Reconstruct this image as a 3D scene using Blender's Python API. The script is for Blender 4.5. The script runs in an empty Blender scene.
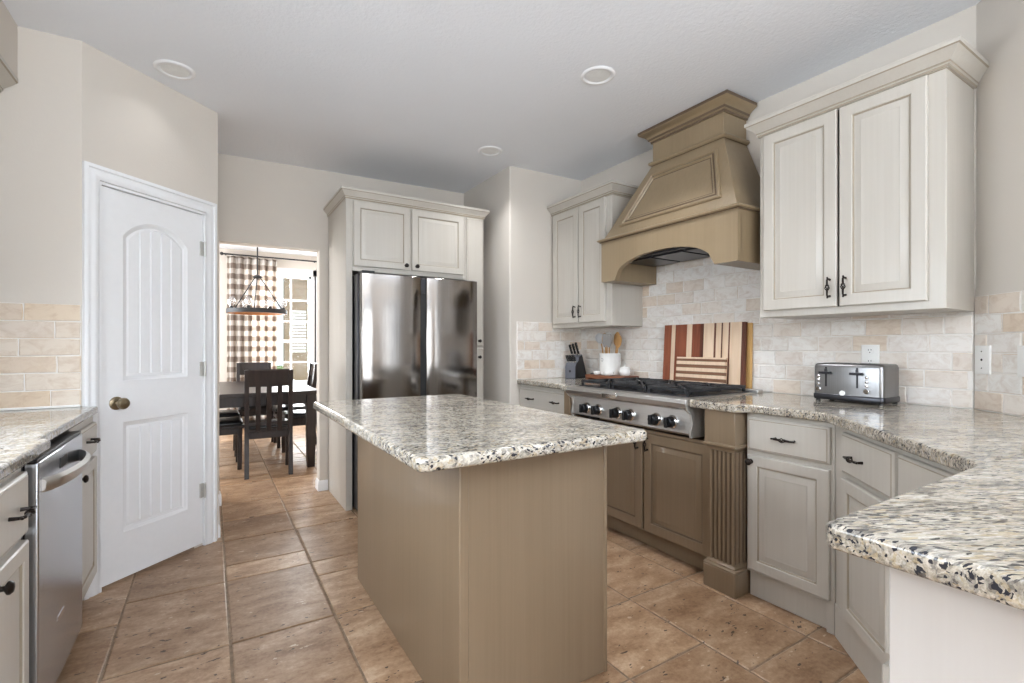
import bpy, bmesh, math, random
from mathutils import Vector, Matrix
random.seed(7)
PI = math.pi
SC = bpy.context.scene
COL = SC.collection

# ------------------------------------------------------------------ camera
cam_d = bpy.data.cameras.new('camera')
cam = bpy.data.objects.new('camera', cam_d)
COL.objects.link(cam)
cam.location = (0, 0, 1.20)
YAW = math.atan(302 / 487.0)
cam.rotation_euler = (PI / 2, 0, -YAW)
cam_d.sensor_width = 36
cam_d.lens = 487.0 / 1024 * 36
cam_d.shift_y = 4.8 / 1024
cam_d.clip_start = 0.02
SC.camera = cam

# ------------------------------------------------------------------ world, daylight, exposure
SC.view_settings.view_transform = 'Standard'
SC.view_settings.look = 'None'
SC.view_settings.gamma = 1
SC.view_settings.use_curve_mapping = False
SC.view_settings.exposure = 0.32
w = bpy.data.worlds.new('sky')
SC.world = w
w.use_nodes = True
w.node_tree.nodes['Background'].inputs[0].default_value = (0.83, 0.92, 1.0, 1)
w.node_tree.nodes['Background'].inputs[1].default_value = 1.2


def area(name, loc, rot, sx, sy, power, col=(1, 1, 1)):
    d = bpy.data.lights.new(name, 'AREA')
    d.shape = 'RECTANGLE'
    d.size, d.size_y = sx, sy
    d.energy = power
    d.color = col
    o = bpy.data.objects.new(name, d)
    COL.objects.link(o)
    o.location = loc
    o.rotation_euler = rot
    return o


# daylight standing in the window openings, shining into the rooms
UPT = math.radians(40)    # part of the daylight comes up off the sunlit paving outside
lw = area('daylight_sink_window', (-1.10, 1.60, 1.62), (0, -PI / 2 + .55, 0), 0.9, 1.4, 27, (0.82, 0.91, 1.0))
lw.data.spread = math.radians(150)
area('daylight_back_window', (0.4, -4.10, 1.30), (PI / 2 + UPT, 0, 0), 2.3, 1.8, 70, (0.90, 0.95, 1.0))
area('daylight_patio_door', (3.22, -4.10, 1.20), (PI / 2 + .25, 0, 0), 0.42, 1.9, 9, (0.90, 0.95, 1.0))
area('daylight_patio_door', (4.28, -4.10, 1.20), (PI / 2 + .25, 0, 0), 0.30, 1.9, 7, (0.90, 0.95, 1.0))
area('daylight_dining_side', (-1.72, 6.4, 1.4), (0, -PI / 2, 0), 1.6, 2.1, 100, (0.95, 0.97, 1.0))
area('daylight_dining_window', (1.3, 8.45, 1.5), (-PI / 2, 0, 0), 2.4, 1.6, 270, (0.95, 0.98, 1.0))
# added up-facing fill lights behind the viewer, without fittings, to brighten the ceiling
area('ceiling_fill_left', (0.0, -2.3, 1.50), (PI, 0, 0), 0.9, 0.9, 190, (0.77, 0.88, 1.0))
area('ceiling_fill_right', (3.4, -2.4, 1.50), (PI, 0, 0), 0.9, 0.9, 105, (0.77, 0.88, 1.0))


# ------------------------------------------------------------------ materials
def lin(c):
    return tuple(((x / 255) / 12.92 if x / 255 <= 0.04045 else ((x / 255 + 0.055) / 1.055) ** 2.4) for x in c) + (1,)


class NT:
    def __init__(s, name):
        s.m = bpy.data.materials.new(name)
        s.m.use_nodes = True
        s.t = s.m.node_tree
        s.p = s.t.nodes['Principled BSDF']

    def n(s, typ, **kw):
        nd = s.t.nodes.new(typ)
        for k, v in kw.items():
            if k.startswith('i_'):
                nd.inputs[k[2:].replace('_', ' ')].default_value = v
            else:
                setattr(nd, k, v)
        return nd

    def l(s, a, b):
        s.t.links.new(a, b)

    def coords(s, scale=(1, 1, 1), rot=(0, 0, 0)):
        tc = s.n('ShaderNodeTexCoord')
        mp = s.n('ShaderNodeMapping')
        mp.inputs['Scale'].default_value = scale
        mp.inputs['Rotation'].default_value = rot
        s.l(tc.outputs['Object'], mp.inputs[0])
        return mp.outputs[0]

    def noise(s, vec, scale, detail=3, rough=0.55, dist=0):
        nd = s.n('ShaderNodeTexNoise')
        nd.inputs['Scale'].default_value = scale
        nd.inputs['Detail'].default_value = detail
        nd.inputs['Roughness'].default_value = rough
        nd.inputs['Distortion'].default_value = dist
        if vec is not None:
            s.l(vec, nd.inputs['Vector'])
        return nd.outputs['Fac']

    def voro(s, vec, scale, out='Color', feature='F1'):
        nd = s.n('ShaderNodeTexVoronoi')
        nd.feature = feature
        nd.inputs['Scale'].default_value = scale
        s.l(vec, nd.inputs['Vector'])
        return nd.outputs[out]

    def ramp(s, fac, stops, interp='LINEAR'):
        nd = s.n('ShaderNodeValToRGB')
        cr = nd.color_ramp
        cr.interpolation = interp
        while len(cr.elements) < len(stops):
            cr.elements.new(0.5)
        for e, (p, c) in zip(cr.elements, stops):
            e.position = p
            e.color = c
        s.l(fac, nd.inputs[0])
        return nd.outputs[0]

    def mix(s, fac, a, b, mode='MIX'):
        nd = s.n('ShaderNodeMix', data_type='RGBA', blend_type=mode)
        for v, i in ((fac, 0), (a, 6), (b, 7)):
            if hasattr(v, 'links'):
                s.l(v, nd.inputs[i])
            else:
                nd.inputs[i].default_value = v
        return nd.outputs[2]

    def math(s, op, a, b=0.0):
        nd = s.n('ShaderNodeMath', operation=op)
        for v, i in ((a, 0), (b, 1)):
            if hasattr(v, 'links'):
                s.l(v, nd.inputs[i])
            else:
                nd.inputs[i].default_value = v
        return nd.outputs[0]

    def bump(s, h, strength, dist=0.01):
        nd = s.n('ShaderNodeBump')
        nd.inputs['Strength'].default_value = strength
        nd.inputs['Distance'].default_value = dist
        s.l(h, nd.inputs['Height'])
        s.l(nd.outputs[0], s.p.inputs['Normal'])

    def col(s, c):
        if hasattr(c, 'links'):
            s.l(c, s.p.inputs['Base Color'])
        else:
            s.p.inputs['Base Color'].default_value = c

    def set(s, rough=0.5, metal=0.0, spec=None, coat=None):
        s.p.inputs['Roughness'].default_value = rough
        s.p.inputs['Metallic'].default_value = metal
        if spec is not None:
            s.p.inputs['Specular IOR Level'].default_value = spec
        if coat:
            s.p.inputs['Coat Weight'].default_value = coat
            s.p.inputs['Coat Roughness'].default_value = 0.06
        return s.m


def plain(name, c, rough=0.5, metal=0.0, vary=0.04, spec=None, scale=30):
    k = NT(name)
    nz = k.noise(k.coords(), scale, 3)
    a = lin(c)
    k.col(k.ramp(nz, [(0.3, tuple(x * (1 - vary) for x in a[:3]) + (1,)), (0.7, tuple(min(1, x * (1 + vary)) for x in a[:3]) + (1,))]))
    return k.set(rough, metal, spec)


def paint(name, c, rough, bs, bd, bscale):
    k = NT(name)
    v = k.coords()
    nz = k.noise(v, 1.3, 2)
    a = lin(c)
    k.col(k.ramp(nz, [(0.3, tuple(x * .975 for x in a[:3]) + (1,)), (0.7, a)]))
    k.bump(k.noise(v, bscale, 4, 0.6), bs, bd)
    return k.set(rough, 0, 0.3)


def glazed(name, light, dark, coat=0.1, rough=0.38, stretch=(75, 75, 1.1), contrast=(0.25, 0.75)):
    k = NT(name)
    s1 = k.noise(k.coords(stretch), 1.0, 5, 0.6)
    s2 = k.noise(k.coords((5, 5, 0.7)), 1.0, 3)
    f = k.math('ADD', k.math('MULTIPLY', s1, 0.45), k.math('MULTIPLY', s2, 0.55))
    k.col(k.ramp(f, [(contrast[0], lin(dark)), (contrast[1], lin(light))]))
    k.bump(s1, 0.05, 0.002)
    return k.set(rough, 0, 0.5, coat=coat)


def granite(name, rot=(0, 0, -0.3), stretch=(0.9, 1.5, 1.3), grey=0.5, cream=(226, 218, 202), clouds=0.6):
    k = NT(name)
    tc = k.n('ShaderNodeTexCoord')
    mp = k.n('ShaderNodeMapping', vector_type='TEXTURE')      # turn first, then stretch along the flow
    mp.inputs['Scale'].default_value = tuple(1 / q for q in stretch)
    mp.inputs['Rotation'].default_value = rot
    k.l(tc.outputs['Object'], mp.inputs[0])
    v0 = mp.outputs[0]
    # warp the cells so that the crystals read irregular
    wn = k.n('ShaderNodeTexNoise')
    wn.inputs['Scale'].default_value = 28
    wn.inputs['Detail'].default_value = 3
    k.l(v0, wn.inputs['Vector'])
    va = k.n('ShaderNodeVectorMath', operation='MULTIPLY_ADD')
    k.l(wn.outputs['Color'], va.inputs[0])
    va.inputs[1].default_value = (0.035, 0.035, 0.035)
    k.l(v0, va.inputs[2])
    v = va.outputs[0]
    big = k.noise(v0, 5, 3, 0.6)
    c1 = k.n('ShaderNodeSeparateColor')
    k.l(k.voro(v, 85), c1.inputs[0])
    c2 = k.n('ShaderNodeSeparateColor')
    k.l(k.voro(v, 150), c2.inputs[0])
    sh = k.math('MULTIPLY', k.math('SUBTRACT', big, 0.5), 1.05)
    r1 = k.math('ADD', c1.outputs[0], sh)
    base = k.ramp(r1, [(0.0, lin((112, 110, 110))), (0.10 + .05 * grey, lin((160, 156, 150))), (0.26 + .06 * grey, lin((192, 172, 138))),
                       (0.42, lin((188, 178, 160))), (0.54, lin(cream)), (0.9, lin(tuple(min(255, q + 14) for q in cream)))], 'CONSTANT')
    r2 = k.math('ADD', c2.outputs[1], k.math('MULTIPLY', sh, 0.5))
    fleck = k.ramp(r2, [(0.0, (1, 1, 1, 1)), (0.105, (0, 0, 0, 1))], 'CONSTANT')
    fine = k.ramp(c2.outputs[2], [(0.0, lin((120, 112, 104))), (0.2, lin((196, 186, 168))), (0.6, lin((216, 209, 196)))], 'CONSTANT')
    b2 = k.mix(0.45, base, fine)
    cl = k.ramp(k.noise(v0, 20, 6, 0.7, 0.6), [(0.34, lin((150, 148, 148))), (0.47, lin((226, 222, 216))), (0.6, (1, 1, 1, 1))])
    b2 = k.mix(clouds, b2, cl, 'MULTIPLY')
    fn = k.noise(v0, 230, 3, 0.7)
    b2 = k.mix(0.35, b2, k.ramp(fn, [(0.38, lin((160, 153, 144))), (0.58, lin((255, 254, 252)))]), 'MULTIPLY')
    k.col(k.mix(fleck, b2, lin((48, 48, 54))))
    return k.set(0.09, 0, 0.5)


def travertine(name):
    k = NT(name)
    g = k.n('ShaderNodeNewGeometry')
    ri = g.outputs['Random Per Island']
    v = k.coords((1, 1, 1))
    off = k.n('ShaderNodeVectorMath', operation='MULTIPLY_ADD')
    cmb = k.n('ShaderNodeCombineXYZ')
    for i in range(3):
        k.l(ri, cmb.inputs[i])
    k.l(cmb.outputs[0], off.inputs[0])
    off.inputs[1].default_value = (37, 23, 11)
    k.l(v, off.inputs[2])
    vv = off.outputs[0]
    st0 = k.n('ShaderNodeMapping')
    st0.inputs['Scale'].default_value = (5, 11, 5)
    st0.inputs['Rotation'].default_value = (0, 0, 0.35)
    k.l(vv, st0.inputs[0])
    nb_ = k.noise(st0.outputs[0], 1.0, 8, 0.68, 0.25)
    nf = k.noise(vv, 60, 4, 0.7)
    n1 = k.math('ADD', k.math('MULTIPLY', nb_, 0.72), k.math('MULTIPLY', nf, 0.28))
    c = k.ramp(n1, [(0.30, lin((122, 92, 66))), (0.45, lin((161, 130, 102))), (0.55, lin((184, 155, 127))), (0.70, lin((216, 193, 168)))])
    t = k.ramp(ri, [(0.0, lin((214, 206, 198))), (0.5, lin((236, 230, 224))), (1.0, lin((255, 250, 244)))])
    c = k.mix(1.0, c, t, 'MULTIPLY')
    # pits of the stone
    st = k.n('ShaderNodeMapping')
    st.inputs['Scale'].default_value = (26, 60, 30)
    st.inputs['Rotation'].default_value = (0, 0, 0.5)
    k.l(vv, st.inputs[0])
    pn = k.noise(st.outputs[0], 1.0, 2, 0.5)
    area_n = k.noise(vv, 7, 2)
    pm = k.math('MULTIPLY', k.math('GREATER_THAN', pn, 0.672), k.math('GREATER_THAN', area_n, 0.5))
    c = k.mix(pm, c, lin((78, 58, 42)))
    lm = k.math('MULTIPLY', k.math('GREATER_THAN', k.noise(st.outputs[0], 0.6, 3), 0.70), 0.6)
    c = k.mix(lm, c, lin((214, 196, 172)))
    k.col(c)
    k.l(k.ramp(n1, [(0.3, (0.42,) * 3 + (1,)), (0.7, (0.26,) * 3 + (1,))]), k.p.inputs['Roughness'])
    h = k.math('SUBTRACT', k.math('MULTIPLY', n1, 0.5), pm)
    k.bump(h, 0.35, 0.004)
    k.p.inputs['Specular IOR Level'].default_value = 0.45
    return k.m


def stone(name, stops, tint):
    k = NT(name)
    g = k.n('ShaderNodeNewGeometry')
    ri = g.outputs['Random Per Island']
    cmb = k.n('ShaderNodeCombineXYZ')
    for i in range(3):
        k.l(ri, cmb.inputs[i])
    off = k.n('ShaderNodeVectorMath', operation='MULTIPLY_ADD')
    k.l(cmb.outputs[0], off.inputs[0])
    off.inputs[1].default_value = (31, 17, 13)
    k.l(k.coords((1, 1, 1.6)), off.inputs[2])
    n1 = k.noise(off.outputs[0], 14, 5, 0.65, 1.0)
    a = k.ramp(ri, [(p, lin(c)) for p, c in stops])
    b = k.ramp(n1, [(0.25, lin(tint)), (0.55, (1, 1, 1, 1))])
    k.col(k.mix(0.6, a, b, 'MULTIPLY'))
    k.bump(n1, 0.25, 0.004)
    return k.set(0.55, 0, 0.3)


def steel(name, c=(176, 176, 176), rough=0.22, wave=0.0, axis='z', brush=0.03):
    k = NT(name)
    stretch = (220, 220, 1.5) if axis == 'z' else ((220, 1.5, 220) if axis == 'y' else (1.5, 220, 220))
    s1 = k.noise(k.coords(stretch), 1.0, 3)
    k.col(k.ramp(s1, [(0.3, tuple(x * .9 for x in lin(c)[:3]) + (1,)), (0.7, lin(c))]))
    h = k.math('MULTIPLY', s1, brush)
    if wave:
        h = k.math('ADD', h, k.math('MULTIPLY', k.noise(k.coords((7, 7, 0.22)), 1.0, 2), wave))
    k.bump(h, 0.4, 0.02)
    return k.set(rough, 1.0)


def wood(name, dark, light, rough=0.4, axis='z', scale=30):
    k = NT(name)
    st = {'x': (0.07, 1, 1), 'y': (1, 0.07, 1), 'z': (1, 1, 0.07)}[axis]
    nz = k.noise(k.coords(tuple(q * scale for q in st)), 1.0, 5, 0.6, 0.6)
    k.col(k.ramp(nz, [(0.28, lin(dark)), (0.72, lin(light))]))
    k.bump(nz, 0.06, 0.002)
    return k.set(rough, 0, 0.4)


def gingham(name):
    k = NT(name)
    uv = k.n('ShaderNodeUVMap')
    sep = k.n('ShaderNodeSeparateXYZ')
    k.l(uv.outputs[0], sep.inputs[0])
    sx = k.math('GREATER_THAN', k.math('FRACT', sep.outputs[0]), 0.5)
    sy = k.math('GREATER_THAN', k.math('FRACT', sep.outputs[1]), 0.5)
    f = k.math('MULTIPLY', k.math('ADD', sx, sy), 0.5)
    c = k.ramp(f, [(0.0, lin((240, 236, 231))), (0.25, lin((196, 186, 177))), (0.75, lin((140, 126, 116)))], 'CONSTANT')
    k.col(c)
    k.set(0.9, 0, 0.1)
    tr = k.n('ShaderNodeBsdfTranslucent')
    k.l(c, tr.inputs[0])
    mx = k.n('ShaderNodeMixShader')
    mx.inputs[0].default_value = 0.45
    k.l(k.p.outputs[0], mx.inputs[1])
    k.l(tr.outputs[0], mx.inputs[2])
    k.l(mx.outputs[0], k.t.nodes['Material Output'].inputs[0])
    return k.m


def glass(name, alpha=0.08, tint=(1, 1, 1, 1)):
    k = NT(name)
    gl = k.n('ShaderNodeBsdfGlossy')
    gl.inputs['Roughness'].default_value = 0.02
    tr = k.n('ShaderNodeBsdfTransparent')
    tr.inputs[0].default_value = tint
    nz = k.noise(k.coords(), 3, 1)
    mx = k.n('ShaderNodeMixShader')
    k.l(k.math('MULTIPLY', nz, alpha * 2), mx.inputs[0])
    k.l(tr.outputs[0], mx.inputs[1])
    k.l(gl.outputs[0], mx.inputs[2])
    k.l(mx.outputs[0], k.t.nodes['Material Output'].inputs[0])
    return k.m


WALL = paint('wall_paint', (216, 208, 198), 0.75, 0.16, 0.004, 95)
CEIL = paint('ceiling_paint', (240, 242, 246), 0.8, 0.35, 0.008, 55)
WHITE = plain('white_trim_paint', (240, 240, 241), 0.32, vary=0.01)
IVORY = glazed('ivory_glazed_paint', (200, 194, 185), (187, 180, 169))
TAUPE = glazed('taupe_glazed_paint', (142, 122, 99), (126, 107, 84), 0.5)
HOODP = glazed('hood_glazed_paint', (152, 133, 106), (135, 116, 89))
GLAZE_I = plain('ivory_groove_glaze', (158, 146, 128), 0.5)
GLAZE_T = plain('taupe_groove_glaze', (98, 80, 62), 0.5)
DARKGAP = plain('dark_recess', (40, 34, 30), 0.8)
PANELW = glazed('peninsula_white_paint', (204, 199, 194), (198, 192, 186))
GRAN = granite('granite_speckled', cream=(216, 210, 199), clouds=0.5)
GRANP = granite('granite_flowing', (0, 0, -0.50), (0.50, 2.0, 1.5), 0.9, (206, 197, 185), 0.75)
GRANL = granite('granite_pale_grey', (0, 0, 0.3), (1, 1.6, 1.2), 0.2, (226, 225, 224), 0.45)
TRAV = travertine('travertine_floor')
GROUT = plain('floor_grout', (138, 118, 98), 0.9, vary=0.25)
STONE = stone('tumbled_stone', [(0, (236, 230, 224)), (0.3, (240, 236, 230)), (0.5, (230, 220, 209)), (0.7, (236, 231, 225)), (0.9, (224, 206, 186)), (1, (232, 226, 220))], (214, 197, 182))
STONEL = stone('tumbled_stone_warm', [(0, (220, 206, 190)), (0.4, (228, 216, 202)), (0.7, (224, 206, 184)), (0.86, (216, 192, 164)), (1, (222, 212, 202))], (214, 196, 178))
GROUTB = plain('backsplash_grout', (236, 231, 225), 0.9)
STEEL = steel('brushed_steel', (206, 204, 201), 0.36, 0.0, 'y')
STEELM = plain('satin_steel', (196, 192, 186), 0.55, 0.7)
STEELV = steel('fridge_steel', (146, 141, 137), 0.11, 0.05, 'z')
STEELD = steel('dishwasher_steel', (190, 193, 198), 0.24, 0.03, 'z')
STEELT = steel('toaster_steel', (140, 139, 139), 0.3, 0.0, 'z')
CHROME = plain('chrome', (225, 225, 225), 0.10, 1.0)
DARKSTEEL = plain('dark_steel', (70, 70, 74), 0.3, 0.9)
BLACK = plain('black_plastic', (22, 22, 24), 0.35)
IRON = plain('cast_iron', (34, 34, 36), 0.55, vary=0.15)
BRONZE = plain('bronze_hardware', (44, 36, 32), 0.38, 0.6)
NICKEL = plain('satin_nickel', (206, 204, 200), 0.35, 0.6)
BRASS = plain('antique_brass', (150, 136, 112), 0.28, 0.9)
PLATE = plain('white_plastic', (240, 238, 234), 0.35, vary=0.01)
CERAM = plain('white_ceramic', (240, 238, 234), 0.18, vary=0.02)
DKWOOD = wood('espresso_wood', (26, 19, 17), (48, 36, 32), 0.3)
LEATHER = plain('black_leather', (24, 23, 24), 0.28, vary=0.2)
MAPLE = wood('maple', (214, 184, 152), (232, 208, 182), 0.45)
WALNUT = wood('walnut', (82, 46, 34), (116, 68, 50), 0.45)
WALNUT2 = wood('walnut_pale', (112, 78, 58), (146, 106, 82), 0.45, 'y')
CHERRY = wood('cherry', (118, 62, 42), (152, 88, 62), 0.45)
TRAYW = wood('tray_wood', (104, 62, 42), (138, 88, 62), 0.45, 'y')
BAMBOO = wood('bamboo', (196, 150, 88), (222, 180, 118), 0.45)
SPOON = wood('spoon_wood', (176, 128, 76), (206, 160, 104), 0.5)
RINGW = wood('ring_wood', (150, 92, 48), (188, 122, 70), 0.5, 'x')
SILIC = plain('grey_silicone', (150, 146, 142), 0.6)
PALEG = plain('pale_grey_nylon', (206, 206, 206), 0.5)
BLOCKG = plain('slate_grey', (98, 100, 108), 0.4)
CURT = gingham('gingham_cloth')
PANE = glass('window_glass')
BULBG = glass('bulb_glass', 0.3, (0.93, 0.93, 0.93, 1))
LAWN = plain('lawn_green', (120, 150, 70), 0.9, vary=0.3, scale=8)
SIDING = plain('brown_siding', (150, 128, 104), 0.8, vary=0.1)
HEDGE = plain('hedge_green', (70, 92, 48), 0.9, vary=0.4, scale=14)
LENS = plain('lamp_lens', (236, 236, 234), 0.4)


# ------------------------------------------------------------------ mesh helpers
X_, Y_, Z_ = Vector((1, 0, 0)), Vector((0, 1, 0)), Vector((0, 0, 1))


class Fr:
    """a flat frame: origin, u across, v up, n towards the viewer"""
    def __init__(s, o, u, v=(0, 0, 1)):
        s.o = Vector(o)
        s.u = Vector(u).normalized()
        s.v = Vector(v).normalized()
        s.n = s.u.cross(s.v).normalized()

    def p(s, a, b, c=0.0):
        return s.o + s.u * a + s.v * b + s.n * c


class MB:
    def __init__(s):
        s.V, s.F, s.M, s.uv = [], [], [], None

    def add(s, vs, fs, m=0):
        k = len(s.V)
        s.V += [Vector(q) for q in vs]
        for f in fs:
            s.F.append([k + i for i in f])
            s.M.append(m)
        return s

    def box(s, x0, y0, z0, x1, y1, z1, m=0):
        return s.fbox(Fr((0, 0, 0), X_, Y_), x0, y0, z0, x1, y1, z1, m)

    def fbox(s, fr, a0, b0, c0, a1, b1, c1, m=0):
        v = [fr.p(a, b, c) for c in (c0, c1) for b in (b0, b1) for a in (a0, a1)]
        return s.add(v, [(0, 2, 3, 1), (4, 5, 7, 6), (0, 1, 5, 4), (2, 6, 7, 3), (0, 4, 6, 2), (1, 3, 7, 5)], m)

    def prism(s, fr, pts, c0, c1, m=0):
        n = len(pts)
        v = [fr.p(a, b, c0) for a, b in pts] + [fr.p(a, b, c1) for a, b in pts]
        f = [tuple(range(n))[::-1], tuple(range(n, 2 * n))] + [(i, (i + 1) % n, n + (i + 1) % n, n + i) for i in range(n)]
        return s.add(v, f, m)

    def loops(s, L, mats=None, cap0=True, cap1=True, closed=True, m=0):
        n = len(L[0])
        k = len(s.V)
        for lp in L:
            s.V += [Vector(q) for q in lp]
        for j in range(len(L) - 1):
            for i in range(n if closed else n - 1):
                a, b = k + j * n + i, k + j * n + (i + 1) % n
                s.F.append([a, b, b + n, a + n])
                s.M.append(mats[j] if mats else m)
        if cap0:
            s.F.append([k + i for i in range(n)][::-1])
            s.M.append(mats[0] if mats else m)
        if cap1:
            s.F.append([k + (len(L) - 1) * n + i for i in range(n)])
            s.M.append(mats[-1] if mats else m)
        return s

    def tube(s, pts, r, seg=8, m=0, closed=False):
        pts = [Vector(q) for q in pts]
        rs = r if isinstance(r, (list, tuple)) else [r] * len(pts)
        L = []
        prev = None
        N = len(pts)
        for i, p in enumerate(pts):
            a = pts[(i - 1) % N] if (closed or i > 0) else p
            b = pts[(i + 1) % N] if (closed or i < N - 1) else p
            t = (b - a).normalized()
            if prev is None:
                h = Z_ if abs(t.z) < 0.9 else X_
                e1 = t.cross(h).normalized()
            else:
                e1 = (prev - t * prev.dot(t)).normalized()
            prev = e1
            e2 = t.cross(e1)
            L.append([p + (e1 * math.cos(2 * PI * j / seg) + e2 * math.sin(2 * PI * j / seg)) * rs[i] for j in range(seg)])
        if closed:
            L.append(L[0])
        return s.loops(L, cap0=not closed, cap1=not closed, m=m)

    def lathe(s, o, prof, axis=(0, 0, 1), seg=24, m=0, mats=None, cap0=True, cap1=True):
        o, ax = Vector(o), Vector(axis).normalized()
        h = X_ if abs(ax.x) < 0.9 else Y_
        e1 = ax.cross(h).normalized()
        e2 = ax.cross(e1)
        L = [[o + ax * z + (e1 * math.cos(2 * PI * j / seg) + e2 * math.sin(2 * PI * j / seg)) * max(r, 1e-5) for j in range(seg)] for r, z in prof]
        return s.loops(L, mats=mats, cap0=cap0, cap1=cap1, m=m)

    def sweep(s, prof, path, m=0, side=1, z0=0.0, pm=None):
        """prof (out, z) along a plan path with mitred corners; out points to the right of travel when side=1"""
        P = [Vector((a, b)) for a, b in path]
        L = []
        for i, p in enumerate(P):
            d0 = (P[i] - P[i - 1]).normalized() if i > 0 else None
            d1 = (P[i + 1] - P[i]).normalized() if i < len(P) - 1 else None
            d0 = d0 or d1
            d1 = d1 or d0
            n0, n1 = Vector((d0.y, -d0.x)) * side, Vector((d1.y, -d1.x)) * side
            mt = (n0 + n1).normalized()
            k = 1 / max(0.2, mt.dot(n0))
            L.append([Vector((p.x + mt.x * k * o, p.y + mt.y * k * o, z0 + z)) for o, z in prof])
        k0 = len(s.F)
        s.loops(L, m=m)
        if pm:
            n = len(prof)
            for j in range(len(L) - 1):
                for i in range(n):
                    if i in pm:
                        s.M[k0 + j * n + i] = 1
        return s


ROOT = {}


def base_of(o):
    while o.parent:
        o = o.parent
    return o


def make(name, mb, mats, parent=None, bevel=0.0, seg=2, smooth=40, kind=None):
    me = bpy.data.meshes.new(name)
    off = ROOT.get(base_of(parent).name, Vector()) if parent else Vector()
    me.from_pydata([tuple(v - off) for v in mb.V], [], mb.F)
    if not isinstance(mats, (list, tuple)):
        mats = [mats]
    for mt in mats:
        me.materials.append(mt)
    me.polygons.foreach_set('material_index', mb.M)
    if mb.uv:
        ul = me.uv_layers.new(name='UVMap')
        for lp in me.loops:
            ul.data[lp.index].uv = mb.uv[lp.vertex_index]
    bm = bmesh.new()
    bm.from_mesh(me)
    if not mb.uv:
        bmesh.ops.remove_doubles(bm, verts=bm.verts, dist=1e-6)
    bmesh.ops.recalc_face_normals(bm, faces=bm.faces)
    bm.to_mesh(me)
    bm.free()
    if smooth:
        me.polygons.foreach_set('use_smooth', [True] * len(me.polygons))
        me.set_sharp_from_angle(angle=math.radians(smooth))
    o = bpy.data.objects.new(name, me)
    COL.objects.link(o)
    if parent:
        o.parent = parent
    if bevel:
        b = o.modifiers.new('edge', 'BEVEL')
        b.width = bevel
        b.segments = seg
        b.limit_method = 'ANGLE'
        b.angle_limit = math.radians(35)
        b.harden_normals = False
    if kind:
        o['kind'] = kind
    return o


def tag(o, label, cat, group=None):
    o['label'] = label
    o['category'] = cat
    if group:
        o['group'] = group
    return o


def thing(name, label, cat, loc=(0, 0, 0), group=None):
    o = bpy.data.objects.new(name, None)
    COL.objects.link(o)
    o.location = loc
    o.empty_display_size = 0.05
    ROOT[o.name] = Vector(loc)
    return tag(o, label, cat, group)


def struct(name, mb, mats, parent=None, **kw):
    return make(name, mb, mats, parent, kind=None if parent else 'structure', **kw)


def tree_copy(o, parent=None):
    c = o.copy()
    COL.objects.link(c)
    if parent:
        c.parent = parent
    for ch in o.children:
        tree_copy(ch, c)
    return c


def inset(poly, d):
    """inset of a convex counter-clockwise polygon"""
    n = len(poly)
    out = []
    for i in range(n):
        p0, p1, p2 = Vector(poly[i - 1]), Vector(poly[i]), Vector(poly[(i + 1) % n])
        d0, d1 = (p1 - p0).normalized(), (p2 - p1).normalized()
        n0, n1 = Vector((-d0.y, d0.x)), Vector((-d1.y, d1.x))
        mt = n0 + n1
        mt.normalize()
        out.append(tuple(p1 + mt * (d / max(0.3, mt.dot(n0)))))
    return out


def rect(a0, b0, a1, b1):
    return [(a0, b0), (a1, b0), (a1, b1), (a0, b1)]


def panel_rings(mb, fr, poly, prof, mats, c0=0.0, cap0=False):
    mb.loops([[fr.p(a, b, c0 + h) for a, b in (inset(poly, i) if i else poly)] for i, h in prof], mats=mats, cap0=cap0)


def door_front(fr, a0, b0, a1, b1, t=0.02, rail=0.052):
    """raised-panel cabinet door, dark glaze left in the grooves (material 1)"""
    mb = MB()
    prof = [(0, 0), (0, t - .004), (.004, t), (rail - .006, t), (rail - .003, t - .003), (rail, t - .003), (rail + .003, t - .008), (rail + .007, t - .009),
            (rail + .034, t - .001), (rail + .037, t - .002), (rail + .039, t - .002)]
    m = [0, 0, 0, 0, 1, 1, 0, 0, 0, 0, 0]
    panel_rings(mb, fr, rect(a0, b0, a1, b1), prof, m, cap0=True)
    return mb


def slab_front(fr, a0, b0, a1, b1, t=0.02):
    mb = MB()
    panel_rings(mb, fr, rect(a0, b0, a1, b1), [(0, 0), (0, t - .007), (.003, t - .004), (.008, t - .002), (.011, t), (.013, t)], [0, 0, 0, 1, 0, 0], cap0=True)
    return mb


def pull_mb(fr, a, b, L=0.095, vertical=False, out=0.026, base=0.0):
    """iron pull with forked feet and a twisted cage in its middle"""
    mb = MB()
    f = (lambda s, h: fr.p(a, b + s, base + h)) if vertical else (lambda s, h: fr.p(a + s, b, base + h))
    g = (lambda s, e, h: fr.p(a + e, b + s, base + h)) if vertical else (lambda s, e, h: fr.p(a + s, b + e, base + h))
    h2 = L / 2
    for sg in (-1, 1):
        mb.tube([f(sg * h2 * .78, 0), f(sg * h2 * .84, out * .7), f(sg * h2 * .72, out), f(sg * h2 * .30, out)], [.0055, .0045, .0045, .005], 8)
        mb.tube([f(sg * h2 * .80, out * .78), f(sg * h2, out * .95)], [.005, .0035], 8)
    for j in range(4):
        pts = []
        for q in range(9):
            s = (q / 8 - .5) * 2
            ang = j * PI / 2 + s * 1.6
            r = .008 * math.cos(s * PI / 2) + .001
            pts.append(g(s * h2 * .32, math.cos(ang) * r, out + math.sin(ang) * r))
        mb.tube(pts, .0026, 6)
    return mb


def knob_mb(fr, a, b, r=0.016, base=0.0):
    return MB().lathe(fr.p(a, b, base), [(r * .75, 0), (r * .75, .003), (r * .38, .006), (r * .38, .013), (r * .95, .019), (r, .024), (r * .7, .030), (r * .1, .032)], fr.n, 18)


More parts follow.
